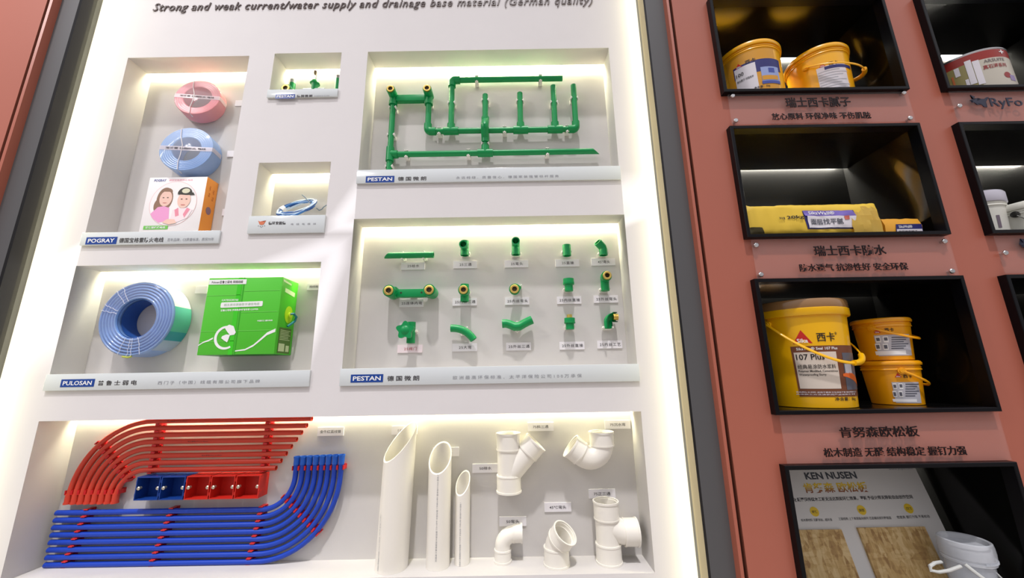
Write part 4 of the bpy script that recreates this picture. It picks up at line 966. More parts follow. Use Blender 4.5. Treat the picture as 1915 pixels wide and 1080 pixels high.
# ================================================================== RIGHT: buckets
class Pail:
    """tapered pail with rim; remembers its wall so labels can wrap it"""
    def __init__(s, name, label, c, z0, rb, rt, h, mt, group=None, cat='bucket', lid=None, lidh=.03, rim=1):
        s.c, s.z0, s.rb, s.rt, s.h = c, z0, rb, rt, h
        s.t = thing(name, label, cat, (c[0], c[1], z0), group); T = Matrix.Translation((c[0], c[1], z0))
        zr = h-lidh-.012*rim-.006
        s.zr = zr
        bm = BM(); rw = rt*.965
        prof = [(0, .004), (rb*.93, .004), (rb*.95, 0), (rb, .002), (rb+(rw-rb)*.5, zr*.5), (rw, zr), (rw+.0035, zr+.001), (rw+.0035, zr+.004)]
        z = zr+.012
        for k in range(rim): prof += [(rw+.001, z-.003), (rt, z-.002), (rt, z+.001), (rw+.001, z+.002)]; z += .012
        prof += [(rw, h-.004), (rw-.003, h-.004), (rw-.004, h-.02), (0, h-.02)]
        lathe(bm, prof, 56, T); obj('pail_body', bm, mt, s.t)
        bm = BM(); lathe(bm, [(rw+.001, h-lidh), (rt+.003, h-lidh), (rt+.004, h-lidh+.002), (rt+.0045, h-.010), (rt+.001, h-.004), (rt-.004, h-.002), (rt-.010, h-.002), (rt-.016, h-.007), (0, h-.007)], 56, T)
        obj('lid', bm, lid or mt, s.t)
    def R(s, z): return s.rb+(s.rt*.965-s.rb)*max(0, min(1, (z-s.z0)/s.zr))
    def hit(s, px, py):
        d = at(px, py, 0)-CAMP; d2 = V(d.x, d.y); o = V(CAMP.x-s.c[0], CAMP.y-s.c[1]); z = s.z0+s.h*.5
        for _ in range(4):
            R = s.R(z); A = d2.dot(d2); B = o.dot(d2); C_ = o.dot(o)-R*R; D = max(0, B*B-A*C_)
            k = (-B-math.sqrt(D))/A; z = CAMP.z+d.z*k
        p = CAMP+d*k; return math.atan2(p.x-s.c[0], -(p.y-s.c[1])), z
    def fn(s, a0, zc, off=.0006):
        Rm = s.R(zc)
        def f(u, v, w_=0.0):
            z = zc+v; a = a0+u/Rm; r = s.R(z)+off+w_
            return V(s.c[0]+r*math.sin(a), s.c[1]-r*math.cos(a), z)
        return f
    def patch(s, bm, a0, a1, z0, z1, off=.0006, mi=0, top=None):
        n = max(2, int(abs(a1-a0)/.08)); g = []
        for j in range(3):
            row = []
            for i in range(n+1):
                a = a0+(a1-a0)*i/n; zt = z1+(top(i/n) if top else 0); z = z0+(zt-z0)*j/2; r = s.R(z)+off
                row.append(bm.verts.new((s.c[0]+r*math.sin(a), s.c[1]-r*math.cos(a), z)))
            g.append(row)
        for j in range(2):
            for i in range(n): bm.faces.new([g[j][i], g[j][i+1], g[j+1][i+1], g[j+1][i]]).material_index = mi
    def label(s, nm, mt, tl, br, off=.0006, parent=None, top=None):
        a0, z1 = s.hit(*tl); a1, z0 = s.hit(*br)
        bm = BM(); s.patch(bm, a0, a1, z0, z1, off, top=top); return obj(nm, bm, mt, parent or s.t, 60)
    def text(s, body, L, Rr, hpx, mt, off=.0012, parent=None, bold=.012, W=True):
        a0, z0 = s.hit(*L); a1, z1 = s.hit(*Rr); zc = (z0+z1)/2; Rm = s.R(zc)
        mx, my = (L[0]+Rr[0])/2, (L[1]+Rr[1])/2
        H = abs(s.hit(mx, my-hpx/2)[1]-s.hit(mx, my+hpx/2)[1])
        bm = BM(); put_text(bm, body, s.fn((a0+a1)/2, zc, off), abs(a1-a0)*Rm if W else None, H, bold=bold); return obj('lettering', bm, mt, parent or s.t)
    def emblem(s, px, wpx, off=.0012):
        a, z = s.hit(*px); w_ = abs(s.hit(px[0]+wpx/2, px[1])[0]-s.hit(px[0]-wpx/2, px[1])[0])*s.R(z); f = s.fn(a, z, off)
        bm = BM(); n = 8
        for i in range(n):     # triangle in strips so that it follows the wall
            v0, v1 = -.42+.84*i/n, -.42+.84*(i+1)/n
            h0, h1 = .5*(1-i/n), .5*(1-(i+1)/n)
            P = [(-h0, v0), (h0, v0), (h1, v1), (-h1, v1)] if i < n-1 else [(-h0, v0), (h0, v0), (0, v1)]
            bm.faces.new([bm.verts.new(f(u*w_, v*w_)) for u, v in P])
        e = obj('triangle_emblem', bm, mat('emblem_red', (206, 42, 36), .35), s.t)
        bm = BM(); put_text(bm, 'Sika', s.fn(a, z-w_*.24, off+.0006), w_*.56, w_*.26, bold=.02); obj('lettering', bm, M_WHITE, e)
    def bail(s, a_piv, L, phi, mt, zoff=None, th=.0045, squash=.55, grip=None):
        z = s.z0+(s.zr if zoff is None else zoff); R = s.rt+.006
        d = V(math.sin(a_piv), -math.cos(a_piv), 0); e = V(math.cos(a_piv), math.sin(a_piv), 0)
        q = (e*math.cos(phi)-Z3*math.sin(phi)); c = V(s.c[0], s.c[1], z)
        ps = [c+d*R*math.cos(a)+q*L*math.sin(a)**.85 for a in [PI*k/28 for k in range(29)]]
        bm = BM(); tube(bm, ps, th, 10, squash=squash); h = obj('bail_handle', bm, mt, s.t)
        if grip:
            bm = BM(); tube(bm, ps[grip[0]:grip[1]], th*1.7, 12); obj('grip', bm, mt, h)
        for sg in (1, -1):
            p = c+d*(R-.005)*sg
            bm = BM(); tube(bm, [p-d*sg*.006, p+d*sg*.004, p+d*sg*.004, p+d*sg*.007], [.012, .012, .008, .007], 16); obj('lug', bm, mt, s.t)
M_DKBR = mat('label_brown', (120, 70, 44), .4); M_CREAM = mat('label_cream', (222, 210, 196), .45); M_NAVL = mat('label_navy', (40, 42, 110), .4)
M_GLD = mat('label_gold', (214, 152, 40), .35); M_LBLUE = mat('label_blue', (150, 166, 214), .4); M_MBLUE = mat('label_midblue', (64, 80, 160), .4); M_GREYP = mat('label_grey', (96, 98, 110), .4); M_ORG = mat('label_orange', (236, 110, 40), .4); M_PALE = mat('label_pale', (226, 222, 228), .4); M_SIL = mat('label_silver', (196, 196, 204), .4)
M_BLACKP = mat('print_black', (30, 26, 28), .5)
YEL1 = mat('yellow_warm', (250, 182, 20), .3, spec=.5, coat=.3)
zf = ROWS[0][0]+FT
# top box, left pail
p = Pail('bucket', 'yellow lidded bucket with a white block on its label, left one in the top box', (1.060, .030), zf, .117, .1255, .266, YEL1, 'yellow buckets in the display boxes', lidh=.024)
g = p.label('gold_band', M_GLD, (1357, 121), (1459, 172), top=None)
p.text('西卡', (1393, 116.5), (1413, 112.5), 8, M_BLACKP); p.emblem((1381, 124), 14)
p.label('navy_line', M_NAVL, (1371, 131), (1459, 136), .0010)
b = p.label('white_block', M_PALE, (1373, 133.5), (1422.5, 178), .0014)
p.text('100', (1377, 143), (1391, 139.5), 7, M_BLACKP, .0022, b); p.text('耐水腻子 内墙找平', (1379, 153), (1410, 145), 4.5, M_BLACKP, .0022, b)
b = p.label('blue_picture', M_LBLUE, (1421.5, 126), (1459, 158), .0014); p.label('worker_print', M_MBLUE, (1436, 127), (1448, 136), .0020, b); p.label('orange_print', M_GLD, (1425, 142), (1455, 150), .0020, b); p.label('deep_blue_print', M_MBLUE, (1425, 152), (1459, 158), .0020, b)
p.text('净含量：5kg', (1410, 164.5), (1440, 161.5), 5, M_BLACKP, .0020)
# top box, right pail
p = Pail('bucket', 'yellow lidded bucket with its handle sticking out, right one in the top box', (1.367, .030), zf, .104, .1115, .257, YEL1, 'yellow buckets in the display boxes', lidh=.024)
p.emblem((1537, 122), 13); p.text('西卡', (1549, 118.5), (1567, 117.5), 7, M_BLACKP)
b = p.label('white_label', M_PALE, (1526, 130), (1591, 172), .0008); p.label('navy_line', M_NAVL, (1541, 125.5), (1590, 130), .0012)
bm = BM()
a0, _ = p.hit(1531, 145); a1, _ = p.hit(1586, 145)
for k in range(9): p.patch(bm, a0, a0+(a1-a0)*(.6+.4*((k*7) % 5)/4), zf+.030+.012*k, zf+.034+.012*k, .0014)
obj('fine_print', bm, M_SIL, b)
p.bail(-1.05, .158, .42, YEL1, zoff=.178, grip=(15, 24), th=.005)
# third box
zf = ROWS[2][0]+FT
p = Pail('bucket', 'big yellow bucket with a brown lid and a large label, in the third box down', (1.088, .044), zf, .130, .1525, .374, M_YEL, 'yellow buckets in the display boxes', lid=mat('lid_brown', (150, 112, 70), .2, coat=.6), lidh=.040, rim=1)
bm = BM(); T = Matrix.Translation((1.088, .044, zf)); lathe(bm, [(.146, .312), (.156, .313), (.158, .316), (.158, .338), (.155, .341), (.146, .341)], 56, T); obj('rim_band', bm, M_YEL, p.t)
p.emblem((1499, 629.5), 37); p.text('西卡', (1527, 631), (1560, 628), 17, M_BLACKP); p.text('®', (1560, 623), (1564, 622.5), 5, M_BLACKP)
b = p.label('brown_label', M_DKBR, (1478, 648), (1607, 739), .0008)
c_ = p.label('cream_block', M_CREAM, (1484, 659), (1573, 726), .0014, b)
p.text('SikaTop® Seal 107 Plus', (1489, 653), (1565, 651), 7, M_WHITE, .0016, b)
p.text('107 Plus', (1489, 668), (1541, 666), 11, M_BLACKP, .0020, c_); p.text('经典易涂防水浆料', (1492, 686), (1562, 684), 8.5, M_BLACKP, .0020, c_, bold=.004)
p.text('Polymer Modified, Cementitious', (1494, 694.5), (1566, 693), 5, M_BLACKP, .0020, c_, bold=.01); p.text('Waterproofing Slurry', (1495, 701), (1545, 700), 5, M_BLACKP, .0020, c_, bold=.01)
d_ = p.label('grey_picture', M_GREYP, (1573.5, 659), (1605, 727), .0014, b)
bm = BM(); a0, z0 = p.hit(1576, 703); a1, z1 = p.hit(1603, 722); n = 6
for i in range(n):
    f0, f1 = i/n, (i+1)/n; q = []
    for fz, up in ((f0, 0), (f1, 0), (f1, 1), (f0, 1)):
        a = a0+(a1-a0)*fz; z = z0+(z1-z0)*fz**1.4+up*(.008+.016*math.sin(fz*PI*.8)); r = p.R(z)+.002
        q.append(bm.verts.new((p.c[0]+r*math.sin(a), p.c[1]-r*math.cos(a), z)))
    bm.faces.new(q)
obj('orange_stroke', bm, M_ORG, d_)
p.label('pale_print', M_SIL, (1578, 680), (1592, 697), .0020, d_)
p.text('高品质防水涂料 适用于厨房卫生间地下室 阳台等部位防水', (1489, 731), (1600, 733), 3, M_PALE, .0016, b); p.text('具体施工方法请参阅产品说明书 净重', (1489, 735.5), (1598, 737), 2.4, M_PALE, .0016, b)
p.text('净含量：9kg', (1561, 746), (1599, 745), 7.5, M_BLACKP, .0012)
p.bail(-1.25, .217, .73, M_YEL, zoff=.292, th=.0055, grip=(14, 21))
# small pails
def small_pail(label, c, z0, tri, word, lab, bx, a_piv, phi):
    p = Pail('bucket', label, c, z0, .0705, .0825, .156, M_YEL2, 'yellow buckets in the display boxes', lidh=.018)
    p.emblem(tri, 13); p.text('西卡', word[0], word[1], 7.5, M_BLACKP)
    (l, t_), (r_, b_) = lab
    g = p.label('grey_label', M_SIL, (l, t_), (r_, b_), .0008)
    w_, h_ = r_-l, b_-t_
    for u0, v0, u1, v1 in ((.03, .05, .20, .34), (.23, .05, .40, .34), (.03, .42, .20, .72), (.23, .42, .40, .72)):
        k = p.label('white_square', M_WHITE, (l+u0*w_, t_+v0*h_), (l+u1*w_, t_+v1*h_), .0013, g)
    bm = BM()
    for u0, v0, u1, v1 in ((.06, .12, .17, .27), (.26, .10, .37, .25), (.06, .48, .17, .66), (.26, .48, .37, .66)):
        a0, z1 = p.hit(l+u0*w_, t_+v0*h_); a1, z0_ = p.hit(l+u1*w_, t_+v1*h_); p.patch(bm, a0, a1, z0_, z1, .0018)
    obj('pictogram', bm, M_GREYP, g)
    bm = BM()
    for k in range(6):
        a0, z1 = p.hit(l+.46*w_, t_+(.08+.11*k)*h_); a1, _ = p.hit(l+(.9-.06*(k % 3))*w_, t_+(.08+.11*k)*h_); p.patch(bm, a0, a1, z1-.0035, z1, .0014)
    obj('fine_print', bm, M_GREYP, g)
    p.label('white_strip', M_WHITE, (l+.04*w_, t_+.80*h_), (l+.85*w_, t_+.95*h_), .0013, g)
    p.bail(a_piv, .104, phi, M_YEL2, zoff=p.zr-.002)
    return p
small_pail('small yellow bucket at the bottom of the stack of two', (1.404, .045), zf, (1679, 701), ((1689, 703.5), (1705, 702)), ((1667, 714), (1723, 753)), 0, -.42, .50)
small_pail('small yellow bucket on top of the stack of two', (1.405, .045), zf+.1555, (1640, 618.5), ((1654, 617), (1671, 615.5)), ((1634, 627), (1705, 664)), 0, -1.05, .42)

# ------------------------------------------------------------------ second box: paper sacks
def sack(label, x0, x1, y0, y1, z0, z1, mats_, prints):
    t = thing('paper_sack', label, 'sack', ((x0+x1)/2, (y0+y1)/2, z0))
    xc_, yc_, zc_ = (x0+x1)/2, (y0+y1)/2, (z0+z1)/2
    def wr(p): return .0045*noise.noise(p*13)+.0035*abs(noise.noise(p*27+V(3, 1, 7)))+.0018*noise.noise(p*60)
    def surf(s, th):
        s = max(0, min(1, s)); x = x0+(x1-x0)*s
        e = min(s, 1-s); k = min(1, (e/.06))**.5 if e < .06 else 1
        b, h = (y1-y0)/2*(.93+.07*k), (z1-z0)/2*(.86+.14*k)
        c, s_ = math.cos(th), math.sin(th); n = 2/6.5
        y = yc_+b*math.copysign(abs(c)**n, c); z = zc_+h*math.copysign(abs(s_)**n, s_)
        p = V(x, y, z); w_ = wr(p)
        return V(x+w_*.5, y+w_*1.2, max(z0+.0005, z+w_*1.2+(.014*max(0, 1-e/.04)*(1 if s_ > .5 else 0))))
    bm = BM(); ns, nth = 60, 44; g = []
    for i in range(ns+1): g.append([bm.verts.new(surf(i/ns, 2*PI*k/nth+.01)) for k in range(nth)])
    for i in range(ns):
        for k in range(nth):
            f = bm.faces.new([g[i][k], g[i][(k+1) % nth], g[i+1][(k+1) % nth], g[i+1][k]]); f.smooth = True
    for row in (g[0], g[-1]):
        c = bm.verts.new(sum((v.co for v in row), V(0, 0, 0))/nth)
        for k in range(nth): bm.faces.new([row[k], row[(k+1) % nth], c])
    obj('sack_body', bm, mats_, t, 30)
    def front(x, z, off=.0012):
        u = max(-1, min(1, (z-zc_)/((z1-z0)/2)));
        th = PI-math.asin(math.copysign(abs(u)**(6.5/2), u)) if abs(u) < 1 else PI/2
        p = surf((x-x0)/(x1-x0), th); return V(x, p.y-off, z)
    def panel(nm, mt, tl, tr, br, bl, off=.0012, parent=None, ypl=None):
        P = [at(*q, y0+.004) for q in (tl, tr, br, bl)]; bm = BM(); n, m_ = 24, 8; G = []
        for j in range(m_+1):
            row = []
            for i in range(n+1):
                a = P[0].lerp(P[1], i/n); b = P[3].lerp(P[2], i/n); q = a.lerp(b, j/m_); row.append(bm.verts.new(front(q.x, q.z, off)))
            G.append(row)
        for j in range(m_):
            for i in range(n): bm.faces.new([G[j][i], G[j][i+1], G[j+1][i+1], G[j+1][i]])
        return obj(nm, bm, mt, parent or t, 60)
    def txt(body, L, R, hpx, mt, off=.0022, parent=None, bold=.012):
        a, b = at(*L, y0+.004), at(*R, y0+.004); c = (a+b)/2; H = abs(at(L[0], L[1]-hpx/2, y0).z-at(L[0], L[1]+hpx/2, y0).z)
        bm = BM(); put_text(bm, body, lambda u, v, w_=0: front(c.x+u, c.z+v+(b.z-a.z)*u/max(.01, (b-a).length), off), (b-a).length, H, bold=bold); return obj('lettering', bm, mt, parent or t)
    prints(t, panel, txt, front); return t
M_SACK = mat('kraft_yellow', (232, 196, 70), .45, spec=.35, var=.06, scale=14)
def sack_prints(t, panel, txt, front):
    M_VIO = mat('print_violet', (128, 112, 196), .45)
    b = panel('navy_border', M_NAVL, (1498, 395), (1592, 394), (1610, 427.5), (1509, 429))
    h = panel('violet_header', M_VIO, (1498, 395), (1589, 394.5), (1598, 404.5), (1503, 405), .0032, b)
    w_ = panel('white_panel', M_PALE, (1506, 405), (1599, 404.5), (1607, 425.5), (1511, 427), .0032, b)
    txt('SikaWall®', (1508, 399.5), (1556, 399.5), 6.5, M_WHITE, .0048, h); txt('面层找平腻', (1513, 416), (1573, 415), 11, mat('print_slate', (80, 84, 96), .5), .0048, w_)
    panel('red_print', mat('print_red_soft', (206, 110, 96), .5), (1575, 405), (1584, 404), (1586, 411), (1577, 412), .0046, w_)
    txt('20kg', (1471, 407.5), (1500, 407.5), 8, M_BLACKP, .0042, bold=.02); txt('净含量', (1454, 409.5), (1466, 409), 5, M_BLACKP, .0042)
    panel('olive_print', mat('print_olive', (70, 62, 26), .5), (1401, 425), (1424, 426), (1432, 440), (1401, 440))
    # folded paper flap at the right end
    bm = BM(); n = 7; rnd = random.Random(4); G = []
    for j in range(7):
        row = []
        for i in range(n+1):
            L_, R_ = at(1592+5.5*j/6*1.2+rnd.uniform(-1, 1), 384+54*j/6, -.095), at(1641+14*j/6+rnd.uniform(-1, 1), 383+56*j/6, -.095)
            q = L_.lerp(R_, i/n); row.append(bm.verts.new((q.x, -.093-.006*math.sin(PI*i/n)+rnd.uniform(-.003, .003)+.02*(abs(j-5)/6)**2, q.z)))
        G.append(row)
    for j in range(6):
        for i in range(n): bm.faces.new([G[j][i], G[j][i+1], G[j+1][i+1], G[j+1][i]])
    bmesh.ops.solidify(bm, geom=bm.faces[:], thickness=.002); obj('folded_flap', bm, mat('kraft_flap', (238, 208, 104), .4), t, 12)
zf = ROWS[1][0]+FT
sack('long yellow paper sack with a violet and white label, front of its box', .878, 1.372, -.088, .150, zf, zf+.134, M_SACK, sack_prints)
def wedge_sack():
    x0, x1 = 1.392, 1.530; yf_, yb_ = -.070, .185
    t = thing('paper_sack', 'orange paper sack with a navy label behind the long yellow sack', 'sack', (1.45, .05, zf))
    bm = BM(); nx, ny = 12, 10; G = []
    def top(u, v):   # u along x, v front to back
        return .070+.045*min(1, v*1.6)*(1-u)+.004*noise.noise(V(u*5, v*5, 2))
    rows = []
    prof = [(0, 0), (0, .6), (.02, 1)]+[(k/ny, 1) for k in range(1, ny)]+[(.98, 1), (1, .6), (1, 0)]
    for v, hz in prof:
        rows.append([bm.verts.new((x0+(x1-x0)*i/nx+(.006*noise.noise(V(i, v*6, 0)) if 0 < i < nx else 0), yf_+(yb_-yf_)*v-(.004 if 0 < hz < 1 and v == 0 else 0), zf+top(i/nx, v)*hz)) for i in range(nx+1)])
    for A, B in zip(rows, rows[1:]):
        for i in range(nx): bm.faces.new([A[i], A[i+1], B[i+1], B[i]])
    for i in (0, nx): bm.faces.new([r[i] for r in rows])
    bm.faces.new([rows[0][i] for i in range(nx+1)]+[rows[-1][i] for i in range(nx, -1, -1)])
    obj('sack_body', bm, mat('kraft_orange', (232, 168, 52), .45, var=.06), t, 30)
    y = yf_-.0052
    bm = BM(); q = [(1.425, zf+.003), (1.526, zf+.003), (1.528, zf+.046), (1.432, zf+.046)]; quad(bm, [(u, y, v) for u, v in q]); lb = obj('navy_label', bm, M_NAVL, t)
    bm = BM(); quad(bm, [(1.428, y-.0006, zf+.003), (1.524, y-.0006, zf+.003), (1.525, y-.0006, zf+.026), (1.431, y-.0006, zf+.026)]); obj('white_panel', bm, M_PALE, lb)
    bm = BM(); put_text(bm, 'SikaWall®', facing((1.465, y-.0008, zf+.036)), .05, .011, bold=.01); obj('lettering', bm, M_WHITE, lb)
    bm = BM(); put_text(bm, '面层找平腻子', facing((1.47, y-.0012, zf+.016)), .07, .010, bold=.01); obj('lettering', bm, M_INK, lb)
    bm = BM()
    for k in (.25, .62): 
        a, b = k, k+.12
        quad(bm, [(x0+(x1-x0)*u, yf_+(yb_-yf_)*v, zf+top(u, v)+.0035) for u, v in ((.05, a), (.95, a), (.95, b), (.05, b))])
    obj('grey_stripe', bm, M_SIL, t)
wedge_sack()

# ------------------------------------------------------------------ fourth box: leaning poster board and clear bucket
zf = ROWS[3][0]+FT
LEAN = .30; PO = V(0, .160, 1.130); PUZ = V(0, LEAN, 1).normalized(); PN = V(1, 0, 0).cross(PUZ)
def hp(px, py, off=0.0):
    d = at(px, py, 0)-CAMP; return CAMP+d*((PO+PN*off-CAMP).dot(PN)/d.dot(PN))
def poster():
    t = thing('poster_board', 'white poster board with dark writing and two wood chip samples leaning in the box', 'poster', (1.19, .10, zf))
    def pt(x, z, off=0.0): return V(x, PO.y+(z-PO.z)*LEAN, z)+PN*off
    bm = BM(); a, b = .862, 1.5245; z0, z1 = zf+.0015, 1.180
    fr = [pt(a, z0), pt(b, z0), pt(b, z1), pt(a, z1)]; bk = [p-PN*.004 for p in fr]
    A = [bm.verts.new(p) for p in fr]; B = [bm.verts.new(p) for p in bk]
    bm.faces.new(A); bm.faces.new(B[::-1])
    for i in range(4): j = (i+1) % 4; bm.faces.new([A[i], B[i], B[j], A[j]])
    obj('board', bm, mat('poster_paper', (226, 224, 220), .5), t)
    def tx(body, L, R, hpx, mt, bold=.01, off=.0006, parent=None):
        p, q = hp(*L), hp(*R); c = (p+q)/2+PN*off; mx, my = (L[0]+R[0])/2, (L[1]+R[1])/2
        H = (hp(mx, my-hpx/2)-hp(mx, my+hpx/2)).length; ux = (q-p).normalized()
        bm = BM(); put_text(bm, body, lambda u, v, w_=0: c+ux*u+PUZ*v, (q-p).length, H, bold=bold); return obj('lettering', bm, mt, parent or t)
    tx('KEN NUSEN', (1505, 889.5), (1601, 887.5), 12.5, mat('print_graphite', (74, 78, 84), .5), .035)
    mg = mat('print_gradient', (220, 170, 50), .5)
    n, l = mg.node_tree.nodes, mg.node_tree.links; tcx = n.new('ShaderNodeTexCoord'); sp_ = n.new('ShaderNodeSeparateXYZ'); cr = n.new('ShaderNodeValToRGB')
    l.new(tcx.outputs['Generated'], sp_.inputs[0]); l.new(sp_.outputs[2], cr.inputs[0]); l.new(cr.outputs[0], n['Principled BSDF'].inputs['Base Color'])
    e = cr.color_ramp.elements; e[0].position = .15; e[0].color = lin((150, 84, 50))+(1,); e[1].position = .75; e[1].color = lin((242, 206, 46))+(1,)
    tx('肯努森 欧松板', (1503, 912), (1622, 909.5), 18, mg, .02)
    tx('仅颠覆超传统木工板无法达到的环保效果，更赋予设计师无限的自由创作空间', (1484, 934), (1706, 928), 7, M_INK, .02)
    tx('www.jfupd.com', (1662, 877), (1706, 875.5), 4.5, M_INKL, 0)
    M_DOT = mat('dot_yellow', (236, 200, 48), .5)
    for px, body in (((1523, 956), '环保'), ((1611, 953), '结构 稳定'), ((1699, 950), '握钉力')):
        c = hp(*px)+PN*.0004; r = (hp(px[0]+8, px[1])-hp(*px)).length
        bm = BM(); prism(bm, [(r*math.cos(k*PI/14), r*math.sin(k*PI/14)) for k in range(28)], lambda u, v, w_: c+V(u, 0, 0)+PUZ*v+PN*w_, 0, .0005); d = obj('yellow_dot', bm, M_DOT, t)
        tx(body, (px[0]-5, px[1]+.5), (px[0]+5, px[1]), 5, M_INK, .02, .0012, d)
    for body, L, R in (('松木原材料 无醛添加，超环保', (1498, 972), (1556, 971)), ('三层结构 上下表层纵向排列 芯层横向排列更稳固', (1568, 969.5), (1666, 967.5)), ('密度高 握钉力强 不易松动', (1677, 966.5), (1738, 964.5))): tx(body, L, R, 5, M_INK, .006)
    osb = mat('wood_chip_board', (206, 170, 112), .6)
    n, l = osb.node_tree.nodes, osb.node_tree.links; tco = n.new('ShaderNodeTexCoord')
    prev = None
    for k, (rot, scl) in enumerate(((.5, (60, 60, 12)), (-.7, (20, 60, 70)), (1.3, (70, 60, 16)))):
        mp = n.new('ShaderNodeMapping'); mp.inputs['Rotation'].default_value = (0, rot, 0); mp.inputs['Scale'].default_value = scl
        vo = n.new('ShaderNodeTexVoronoi'); vo.inputs['Scale'].default_value = 1.4; vo.inputs['Randomness'].default_value = 1
        l.new(tco.outputs['Object'], mp.inputs[0]); l.new(mp.outputs[0], vo.inputs[0])
        if prev is None: prev = vo.outputs['Color']
        else:
            mx = n.new('ShaderNodeMix'); mx.data_type = 'RGBA'; mx.inputs[0].default_value = .45; l.new(prev, mx.inputs[6]); l.new(vo.outputs['Color'], mx.inputs[7]); prev = mx.outputs[2]
    bw = n.new('ShaderNodeRGBToBW'); l.new(prev, bw.inputs[0]); cr = n.new('ShaderNodeValToRGB'); l.new(bw.outputs[0], cr.inputs[0]); l.new(cr.outputs[0], n['Principled BSDF'].inputs['Base Color'])
    e = cr.color_ramp.elements; e[0].position = .22; e[0].color = lin((164, 126, 78))+(1,); e[1].position = .75; e[1].color = lin((228, 200, 146))+(1,); x = e.new(.45); x.color = lin((204, 168, 108))+(1,)
    zt = hp(1573, 990, .006).z; ztr = hp(1603, 987, .006).z
    for a, b, z_ in ((.866, hp(1573, 990, .006).x, zt), (hp(1604, 988, .006).x, hp(1729, 985.5, .006).x, ztr)):
        bm = BM(); fr = [pt(a, zf+.006, .0085), pt(b, zf+.006, .0085), pt(b, z_, .0085), pt(a, z_, .0085)]; bk = [p-PN*.008 for p in fr]
        A = [bm.verts.new(p) for p in fr]; B = [bm.verts.new(p) for p in bk]; bm.faces.new(A); bm.faces.new(B[::-1])
        for i in range(4): j = (i+1) % 4; bm.faces.new([A[i], B[i], B[j], A[j]])
        obj('wood_chip_sample', bm, osb, t)
poster()
def clear_bucket():
    c = (1.441, -.031); r, rb, h = .0600, .050, .194
    t = thing('clear_bucket', 'clear plastic bucket with a white carry handle in front of the poster board', 'bucket', (c[0], c[1], zf))
    T = Matrix.Translation((c[0], c[1], zf)); Mp = film('milky_plastic', (222, 228, 236), .36, .18)
    bm = BM(); lathe(bm, [(0, .002), (rb-.003, .002), (rb, 0), (rb+.001, .002), (r-.004, h-.045), (r-.004, h-.02), (r-.006, h-.02), (r-.006, h-.045), (rb-.002, .004), (0, .004)], 56, T); obj('pail_body', bm, Mp, t)
    bm = BM(); lathe(bm, [(r-.003, h-.060), (r+.001, h-.060), (r+.001, h-.054), (r-.002, h-.053), (r-.002, h-.046), (r+.003, h-.045), (r+.004, h-.030), (r+.003, h-.012), (r+.001, h-.002), (r-.003, h), (r-.007, h-.003), (r-.010, h-.016), (r-.020, h-.020), (0, h-.020)], 56, T); ld = obj('lid', bm, film('milky_lid', (230, 234, 240), .42, .2), t)
    bm = BM()
    for k in range(16):
        a = -.2+k*.085; q = V(c[0]+(r+.0012)*math.sin(a), c[1]-(r+.0012)*math.cos(a), zf+h-.050); box(bm, (q.x-.0025, q.y-.002, q.z-.003), (q.x+.0025, q.y+.002, q.z+.003))
    obj('rib', bm, Mp, ld)
    a_p = -.95; d = V(math.sin(a_p), -math.cos(a_p), 0); e = V(math.cos(a_p), math.sin(a_p), 0); z = zf+h-.056; q = e*math.cos(.75)-Z3*math.sin(.75)
    cc = V(c[0], c[1], z); bm = BM(); tube(bm, [cc+d*(r+.008)*math.cos(a)+q*.100*math.sin(a)**.85 for a in [PI*k/28 for k in range(29)]], .005, 10, squash=.6); obj('bail_handle', bm, mat('milky_handle', (196, 198, 194), .35), t)
    # second loop of the handle on the left
    ps = [at(1760, 1050, -.11), at(1748, 1052, -.125), at(1739, 1058, -.13), at(1741, 1066, -.135), at(1755, 1069, -.135), at(1775, 1066, -.135), at(1797, 1058, -.137)]
    bm = BM(); tube(bm, ps, .0045, 10); obj('handle_loop', bm, MATS['milky_handle'], t)
clear_bucket()

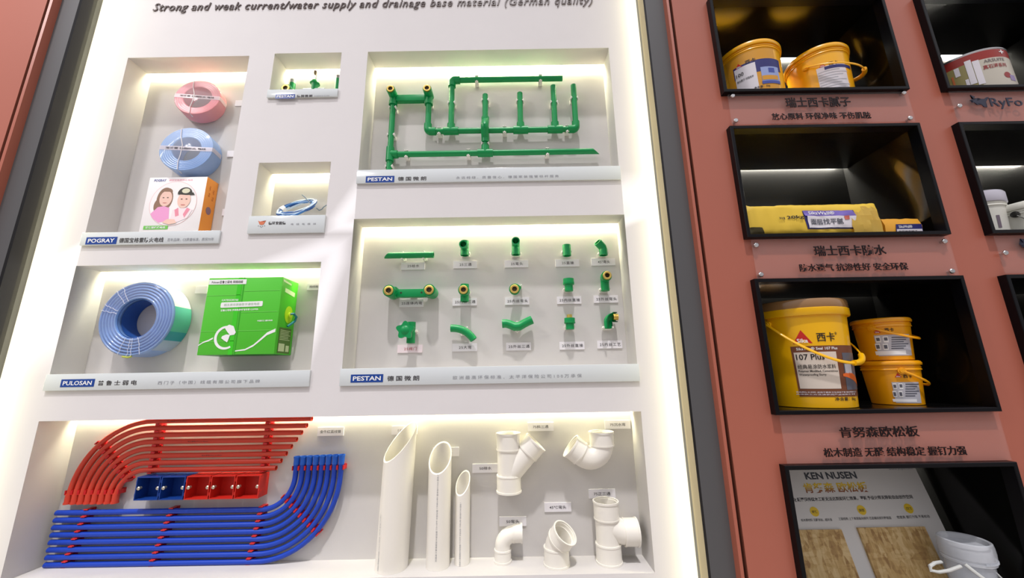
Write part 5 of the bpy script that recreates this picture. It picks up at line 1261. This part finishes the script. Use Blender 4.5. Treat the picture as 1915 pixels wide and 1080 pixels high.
# ------------------------------------------------------------------ right column: tin and pale tubs
zf = ROWS[0][0]+FT
def tin():
    c, r, h = (2.007, .040), .132, .205
    p = Pail.__new__(Pail); p.c, p.z0, p.rb, p.rt, p.h, p.zr = c, zf, r, r/.965, h, h
    p.t = thing('paint_tin', 'round paint tin with a red top band and a pale printed label', 'tin', (c[0], c[1], zf))
    T = Matrix.Translation((c[0], c[1], zf))
    bm = BM(); lathe(bm, [(0, 0), (r, 0), (r+.002, .002), (r+.002, .006), (r, .008), (r, h-.008), (r+.002, h-.006), (r+.002, h-.002), (r, h), (r-.004, h), (r-.006, h-.006), (0, h-.006)], 64, T); obj('tin_body', bm, mat('tin_metal', (190, 190, 192), .25, metal=.9), p.t)
    bm = BM(); p.patch(bm, -1.8, 1.8, zf+h-.048, zf+h-.010, .0008); obj('red_band', bm, mat('tin_red', (150, 44, 36), .35), p.t, 60)
    bm = BM(); ab, _ = p.hit(1830, 130); p.patch(bm, -1.8, ab, zf+.008, zf+h-.048, .0008); obj('olive_panel', bm, mat('tin_olive', (150, 140, 86), .4, var=.1), p.t, 60)
    bm = BM(); p.patch(bm, ab, 1.8, zf+.008, zf+h-.048, .0008); b = obj('pale_panel', bm, mat('tin_pale', (196, 190, 176), .4, var=.05), p.t, 60)
    M_TR = mat('tin_print_red', (150, 60, 60), .5)
    p.text('ARSUITE', (1839, 117), (1876, 110), 6, mat('tin_print_grey', (120, 112, 110), .5), .0016, b); p.text('真石漆系列', (1838, 128), (1880, 121), 8, M_TR, .0016, b, bold=.02)
    p.text('+', (1867, 97.5), (1875, 97), 7, M_WHITE, .0016)
    a, z = p.hit(1884, 140); f = p.fn(a, z, .0014); bm = BM(); bm.faces.new([bm.verts.new(f(.014*math.cos(k*PI/10), .014*math.sin(k*PI/10))) for k in range(20)]); obj('round_mark', bm, M_TR, b)
    p.label('violet_mark', mat('tin_violet', (150, 134, 176), .5), (1887, 140), (1899, 152), .0016, b)
    p.label('white_rock', M_PALE, (1783, 131), (1797, 142), .0016); p.label('orange_patch', mat('tin_orange', (196, 110, 60), .5), (1779, 146), (1788, 160), .0016); p.label('white_mark', M_PALE, (1805, 150), (1815, 159), .0016)
    for px in (1814, 1829):
        p.label('white_line', M_PALE, (px, 112), (px+2, 159), .0018)
tin()
zf = ROWS[1][0]+FT
M_PTUB = mat('tub_white', (226, 226, 216), .35); M_PL = mat('tub_lilac', (198, 196, 208), .4)
xr = at(1876, 388, .03).x; zt_ = at(1858, 359, .0).z
p = Pail('plastic_tub', 'white lidded tub with a lilac band, half hidden by the left edge of its box', (xr-.095, .06), zf, .080, .092, zt_-zf, M_PTUB, 'pale plastic tubs', 'tub', lid=M_PL, lidh=.05)
p.label('printed_label', mat('tub_print', (120, 108, 120), .4), (1862, 402), (1874, 425), .001)
xl_ = at(1873, 412, .0).x; zt_ = at(1913, 378, -.03).z
p = Pail('plastic_tub', 'round white tub with a thin wire handle at the right edge', (xl_+.128, .010), zf, .112, .126, zt_-zf-.005, M_PTUB, 'pale plastic tubs', 'tub', lidh=.03)
p.bail(-1.2, .12, .9, mat('wire_grey', (120, 120, 116), .3, metal=1), th=.0018, squash=1)
